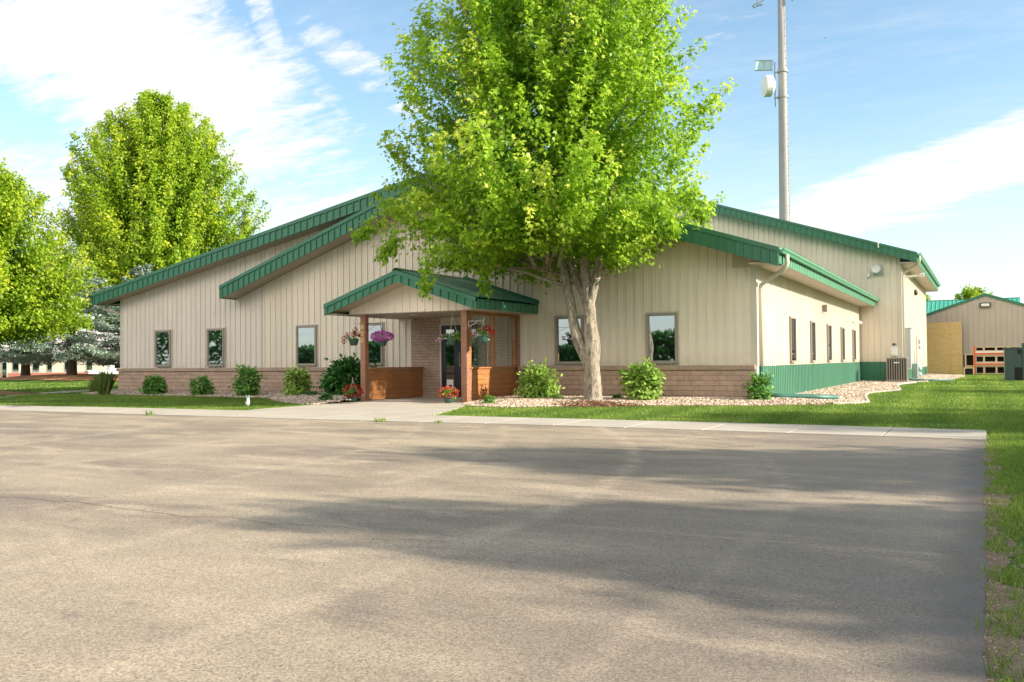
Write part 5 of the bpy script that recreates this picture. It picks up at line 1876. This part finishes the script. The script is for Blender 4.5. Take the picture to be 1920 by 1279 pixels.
t = thing('pallet_rack', 'orange steel rack stacked with boards in front of the shed', 'rack', (-.58, 57.2, 0))
b = MB()
for x in (.02, 3.4):
    for y in (0, .9):
        b.box(x - .05, x + .05, y - .04, y + .04, 0, 1.66)
    for z in (.2, .8, 1.3):
        b.box(x - .02, x + .02, 0.04, .86, z, z + .04)
b.build('upright', 'orange_steel', t)
for z in (.56, 1.16):
    b = MB()
    b.box(.08, 3.34, -.05, .0, z, z + .11)
    b.box(.08, 3.34, .9, .95, z, z + .11)
    b.build('beam', 'orange_steel', t)
for z, dx in ((.68, 0), (1.28, 0), (1.285, 0)):
    pass
MB().box(-.02, 3.3, -.02, .92, .672, .70).box(.05, 3.3, -.02, .92, 1.272, 1.36).build('shelf', 'white_metal', t)
for i, (x0, x1, z0, z1, lab) in enumerate(((.1, 3.3, .72, 1.10, 'lower stack of pale timber frames on the orange rack'), (.1, 3.3, 1.37, 1.62, 'top stack of pale timber frames on the orange rack'), (.1, 3.3, .06, .50, 'stack of timber frames on the ground under the orange rack'))):
    u_ = thing('timber_pallet', lab, 'timber stack', (-.58, 57.2, 0))
    b = MB()
    b.box(x0, x1, .1, .85, z1 - .05, z1)
    b.box(x0, x1, .1, .85, z0, z0 + .04)
    for k in range(5):
        xx = x0 + .35 + k * .62
        b.box(xx, xx + .10, .1, .85, z0 + .042, z1 - .052)
    b.build('board', 'pine_board', u_)
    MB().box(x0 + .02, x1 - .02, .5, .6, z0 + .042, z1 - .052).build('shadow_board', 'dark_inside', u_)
t = thing('crate', 'open pale wooden crate on the ground left of the orange rack', 'crate', (-1.13, 56.9, 0))
b = MB()
b.box(0, .07, 0, .4, 0, .38)
b.box(.48, .55, 0, .4, 0, .38)
b.box(0, .55, 0, .4, .382, .44)
b.build('frame', 'pine_board', t)
MB().box(.072, .478, .1, .38, .01, .36).build('filling', 'dark_inside', t)
t = thing('timber_pallet', 'dark-framed pallet leaning beside the left upright of the orange rack', 'timber stack', (-1.05, 57.6, 0))
MB().box(0, .06, 0, .5, 0, 1.15).box(0, .5, 0, .5, 1.152, 1.2).box(.42, .5, 0, .5, 0, 1.15).box(.06, .42, 0, .5, .45, .55).build('frame', 'pine_board', t)
MB().box(-.08, -.03, 0, .1, 0, 1.15).box(.062, .418, .3, .4, .02, 1.15).build('dark_board', 'dark_inside', t)

t = thing('utility_cabinet', 'large dark green steel utility cabinet on the lawn at the right edge', 'utility cabinet', (.72, 43.5, 0))
MB().box(0, .66, 0, 1.4, 0, 1.36).build('side_section', 'box_green', t, bevel=.015)
MB().box(-.03, .66, -.02, 1.42, 1.365, 1.42).build('lid', 'box_green', t)
MB().box(.665, 2.6, -.05, 1.5, 0, 1.62).build('main_section', 'box_green', t, bevel=.015)
MB().box(.37, .64, -.012, .02, .03, .58).build('recess', 'dark_inside', t)
MB().box(.50, .62, -.03, -.001, 1.16, 1.33).build('lock', 'dark_inside', t)

# ------------------------------------------------------------------ mast
t = thing('antenna_mast', 'tall grey steel pole with climbing pegs rising behind the roof', 'mast', (-15.5, 80, 0))
MB().lathe(0, 0, [(.58, 0), (.50, 12), (.40, 24), (.30, 36)], 20).build('pole', 'galvanised', t, smooth=True)
b = MB()
for k in range(78):
    z = 10 + k * .33
    r_ = np.interp(z, [0, 12, 24, 36], [.58, .50, .40, .30])
    a = .25 if k % 2 else -.5
    b.tube([(r_ * math.cos(a), r_ * math.sin(a), z), ((r_ + .17) * math.cos(a), (r_ + .17) * math.sin(a), z)], .014, 4)
b.tube([(.46, -.2, 10), (.43, -.2, 23), (.34, -.2, 34)], .02, 5)
b.build('climbing_peg', 'galvanised', t)
b = MB()
for z in (24.3, 26.6):
    b.lathe(0, 0, [(.42, z), (.47, z), (.47, z + .22), (.42, z + .22)], 16)
    b.box(-.75, -.3, -.12, .0, z + .05, z + .13)
b.tube([(-.66, -.1, 23.6), (-.66, -.1, 27.6)], .05, 8)
b.build('mount', 'galvanised', t)
# drum dish facing left and slightly towards the viewer
ax = Vector((-.86, -.50, 0)).normalized()
sx = Vector((-ax.y, ax.x, 0))
bb = MB()
prof = [(0, -.1), (.55, -.1), (.93, .12), (.95, .16), (.95, .72), (.91, .76), (0.5, .80), (0, .82)]
for r_, dd in prof:
    for s in range(28):
        th = 2 * math.pi * s / 28
        q = Vector((-.85, -.25, 25.45)) + ax * dd + sx * (r_ * math.cos(th)) + Vector((0, 0, r_ * math.sin(th)))
        bb.v.append(tuple(q))
for k in range(len(prof) - 1):
    for s in range(28):
        bb.f.append((k * 28 + s, k * 28 + (s + 1) % 28, (k + 1) * 28 + (s + 1) % 28, (k + 1) * 28 + s))
bb.build('dish', 'white_metal', t)
b = MB()
c0 = Vector((-1.35, -.3, 27.35))
for q in ((-.9, 0), (0, .05)):
    pass
sxv = Vector((.88, .475, 0))
fwd = Vector((-.475, .88, 0))


def frame_piece(a0, a1, z0, z1, mb, o0=0, th=.05):
    p = [c0 + sxv * a0 + fwd * o0, c0 + sxv * a1 + fwd * o0, c0 + sxv * a1 + fwd * (o0 + th), c0 + sxv * a0 + fwd * (o0 + th)]
    mb.hexa([(v.x - .12, v.y, v.z + z0) for v in p] + [(v.x, v.y, v.z + z1) for v in p])


frame_piece(-.95, .62, .42, .52, b)
frame_piece(-.95, .62, -.42, -.36, b)
for a0 in (-.95, -.18, .56):
    frame_piece(a0, a0 + .06, -.36, .42, b)
b.build('ice_shield_frame', 'grey_metal', t)
b = MB()
frame_piece(-.89, -.18, -.355, .415, b, .01, .01)
frame_piece(-.12, .56, -.355, .415, b, .01, .01)
b.build('ice_shield_screen', 'light_blue', t)
# antenna clusters cut by the top of the picture
b = MB()
for (dx, w_) in ((-2.1, .9), (1.1, .6)):
    for k in range(6):
        th = k * 1.05
        b.tube([(dx + w_ * .5 * math.cos(th), -.2 + .3 * math.sin(th), 33.0 + .1 * math.sin(th * 2)), (dx + w_ * .5 * math.cos(th + 1.05), -.2 + .3 * math.sin(th + 1.05), 33.05)], .05, 5)
    b.tube([(dx, -.1, 33.2), (0, 0, 34.2)], .05, 6)
    b.tube([(dx, -.1, 33.0), (dx, -.1, 34.5)], .09, 6)
b.build('antenna_cluster', 'grey_metal', t)

# a bird in the sky
b = MB()
b.v = [(0, 0, 0), (-.35, .1, .16), (-.2, .18, .06), (.35, .1, .18), (.22, .18, .06), (0, .35, -.02), (0, -.15, -.02), (0, 0, -.06)]
b.f = [(0, 1, 2), (0, 4, 3), (0, 2, 5), (0, 5, 4), (6, 7, 5), (0, 6, 2), (0, 4, 6)]
b.v = [tuple(c_ * .42 for c_ in q_) for q_ in b.v]
o = b.build('bird', 'black_metal')
q = EYE + sky_dir(1547, 71) * 95
o.location = q
tag(o, 'tiny dark bird high in the sky right of the mast', 'bird')

# ------------------------------------------------------------------ far left: building and pickup
import math as _m
fb = thing('neighbour_building', 'low tan building with a reddish base behind the spruces', 'building', (-99, 60.2, -.85))
yaw = _m.atan2(6.63, 12.27)
fb.rotation_euler = (0, 0, yaw)
MB().box(-16, 22, 0, 12, 0, 3.03).build('wall', 'tan_wall_far', fb)
MB().box(-16, 22, -.06, 0.0, 0, 1.0).build('wall_base', 'red_band', fb)
MB().hexa([(-17, -.6, 3.0), (23, -.6, 3.0), (23, 13, 3.0), (-17, 13, 3.0), (-17, -.4, 3.3), (23, -.4, 3.3), (23, 6.5, 6.2), (-17, 6.5, 6.2)]).build('roof', 'roof_far', fb)
MB().box(-17, 23, -.66, -.6, 2.95, 3.36).build('fascia', 'window_frame', fb)
for x0, x1, z0 in ((-2.2, -1.5, 1.15), (1.45, 2.1, 1.15), (3.75, 4.45, 1.15), (5.4, 5.9, 1.15), (7.4, 8.0, 1.15), (9.9, 10.5, 1.15), (12.5, 13.1, 1.15)):
    f_ = MB().box(x0 - .07, x1 + .07, -.04, -.005, z0 - .07, 2.25).build('window', 'grey_metal', fb)
    MB().box(x0, x1, -.05, -.041, z0, 2.18).build('pane', 'window_glass', f_)
f_ = MB().box(.22, .84, -.10, -.005, .02, 2.3).build('door', 'grey_metal', fb)
MB().box(.30, .76, -.115, -.101, .3, 2.2).build('pane', 'window_glass', f_)
MB().box(.30, .55, -.4, -.07, 2.62, 2.75).build('wall_lamp', 'black_metal', fb)

pt = thing('pickup_truck', 'white pickup truck parked behind the spruces, seen past the building corner', 'pickup', (-79.7, 57.2, -.78))
pt.rotation_euler = (0, 0, R(62))
b = MB()   # length along +x, rear at x=0; our side is y<0
outline = [(0, .55), (0, 1.22), (2.0, 1.25), (2.02, 1.30), (2.25, 1.95), (2.5, 2.08), (3.7, 2.08), (4.25, 1.40), (5.5, 1.28), (5.62, .9), (5.6, .5), (4.95, .5), (4.85, .75), (4.6, .88), (4.35, .75), (4.25, .5), (1.55, .5), (1.45, .75), (1.2, .88), (.95, .75), (.85, .5)]
b.extrude_y(outline, -.95, .95)
b.build('body', 'truck_paint', pt, bevel=.04)
for x0, x1 in ((2.45, 3.15), (3.22, 3.85)):
    MB().extrude_y([(x0, 1.42), (x1, 1.42), (x1 - .06, 1.95), (x0 + .08, 1.95)], -.962, -.952).build('side_window', 'window_glass', pt)
MB().box(2.20, 2.22, -.75, .75, 1.45, 1.9).build('rear_window', 'window_glass', pt)
MB().box(-.02, -.003, -.80, .80, .62, 1.18).build('tailgate', 'grey_metal', pt)
for y0 in (-.96, .82):
    MB().box(-.03, .10, y0, y0 + .14, .75, 1.16).build('tail_light', 'tail_light', pt)
MB().box(-.14, -.031, -.9, .9, .45, .58).build('bumper', 'galvanised', pt)
for x0 in (1.2, 4.6):
    for y0, y1 in ((-.97, -.72), (.72, .97)):
        wl = MB().tube([(x0, y0, .38), (x0, y1, .38)], .38, 20).build('wheel', 'tyre', pt)
        MB().tube([(x0, y0 - .01, .38), (x0, y0 + .05, .38)], .22, 16).build('rim', 'galvanised', wl)
